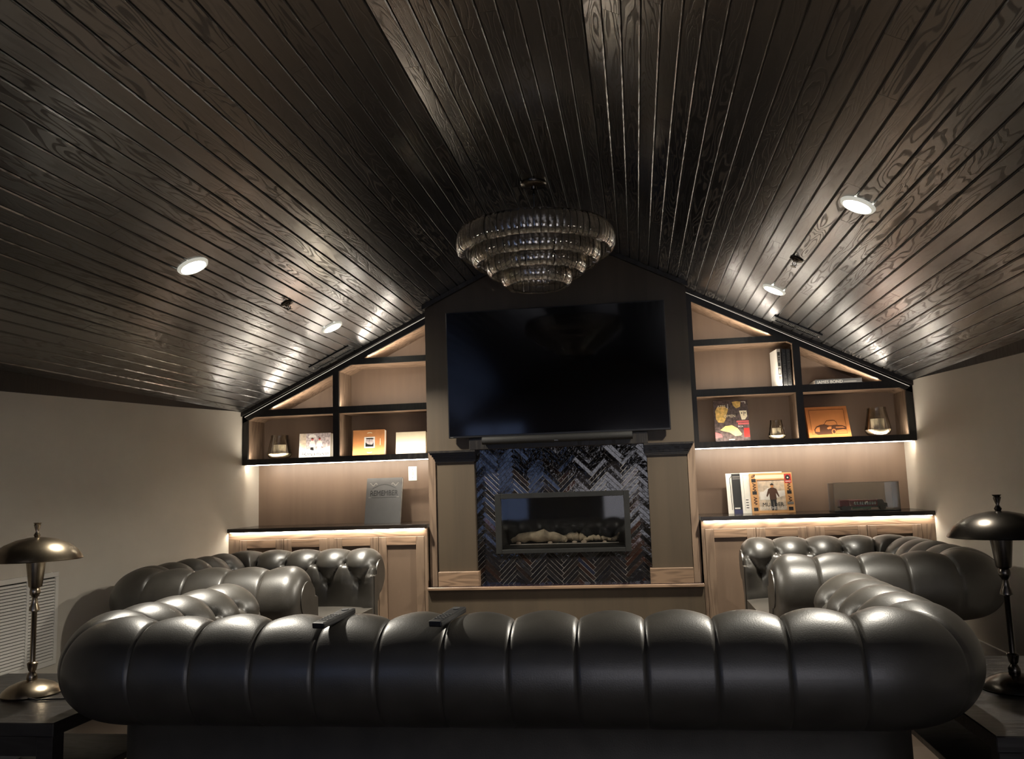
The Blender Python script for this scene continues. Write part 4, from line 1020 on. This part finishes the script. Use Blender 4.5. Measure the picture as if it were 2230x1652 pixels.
# model truck in an acrylic case
cx0, cx1, cy0, cy1, chh = 1.975, 2.428, -.065, .115, .205
t = thing('display_case', 'clear acrylic display case on the right worktop', 'display case', ((cx0 + cx1)/2, (cy0 + cy1)/2, ZC)); l = t.location
for nm, a in (('front_pane', (cx0, cx1, cy0, cy0 + .003, ZC + .006, ZC + chh)), ('back_pane', (cx0, cx1, cy1 - .003, cy1, ZC + .006, ZC + chh)), ('side_pane', (cx0, cx0 + .003, cy0 + .003, cy1 - .003, ZC + .006, ZC + chh)), ('side_pane', (cx1 - .003, cx1, cy0 + .003, cy1 - .003, ZC + .006, ZC + chh)), ('top_pane', (cx0, cx1, cy0, cy1, ZC + chh, ZC + chh + .003))):
    B(*a).build(nm, 'acrylic', t, sub=l)
B(cx0 - .002, cx1 + .002, cy0 - .002, cy1 + .002, ZC, ZC + .006).build('base_plate', 'black_cover', t, sub=l)
ed = MB()
for x in (cx0, cx1 - .002):
    for y in (cy0 - .0005, cy1 - .0015): ed.box(x, x + .002, y, y + .002, ZC + .006, ZC + chh + .003)
for y in (cy0 - .0005, cy1 - .0015): ed.box(cx0, cx1, y, y + .002, ZC + chh + .0015, ZC + chh + .0035)
ed.build('polished_edges', 'soft_print', t, sub=l)
t = thing('model_truck', 'red model flatbed truck inside the acrylic case', 'model truck', (2.19, .025, ZC + .006))
B(-.17, .17, -.022, .022, .020, .030).build('chassis', 'black_cover', t, bevel=.002)
B(-.165, -.02, -.036, .036, .030, .078).build('crate_body', 'model_red', t, bevel=.004)
B(-.10, .095, -.044, .02, .030, .074).build('load_bed', 'model_red', t, bevel=.003)
for i in range(9): MB().lathe([(0, 0), (.008, 0), (.008, .016), (.004, .022), (0, .022)], 10, (-.06 + i*.017, -.047, .042)).build('bottle', 'chrome', t, smooth=True)
B(-.08, .05, -.040, -.034, .008, .026).build('side_skirt', 'model_green', t, bevel=.002)
MB().prism([(.10, .03), (.165, .03), (.165, .048), (.145, .052), (.135, .075), (.10, .075)], -.03, .03).build('cab', 'dark_bronze', t)
for x in (-.135, -.105, .02, .135):
    for y in (-.036, .028): MB().prism([(x + .018*math.cos(a*PI/8), .018 + .018*math.sin(a*PI/8)) for a in range(16)], y, y + .010).build('wheel', 'rubber', t)
# light switch
t = thing('light_switch', 'white light switch plate on the left splash panel', 'switch', (-1.257, YK, 1.30))
B(-.036, .036, -.006, 0, -.059, .059).build('plate', 'white_trim', t, bevel=.002)
B(-.006, .006, -.014, -.006, -.012, .014).build('toggle', 'white_trim', t, bevel=.001)
for zz in (-.034, .034): MB().ball((0, -.006, zz), .003, 8).build('screw', 'chrome', t)
# remotes resting on the sofa back
def remote(label, loc, rz, tilt, ln, nb):
    t = thing('remote_control', label, 'remote', loc); t.rotation_euler = (R(tilt), 0, R(rz))
    B(-.022, .022, -ln/2, ln/2, 0, .019).build('body', 'rubber', t, bevel=.005, seg=2)
    for i in range(nb):
        for x in (-.012, 0, .012): B(x - .004, x + .004, -ln/2 + .03 + i*.016, -ln/2 + .038 + i*.016, .019, .0205).build('key', 'button_grey', t)
    MB().lathe([(0, .019), (.012, .019), (.012, .0212), (0, .0212)], 16, (0, ln/2 - .03, 0)).build('dial', 'button_grey', t)
remote('slim black remote control lying left on the sofa back', (-.405, -3.855, .768), -12, 6, .19, 5)
remote('black remote control with a dial lying nearer the sofa middle', (-.035, -3.85, .768), -14, 6, .18, 4)
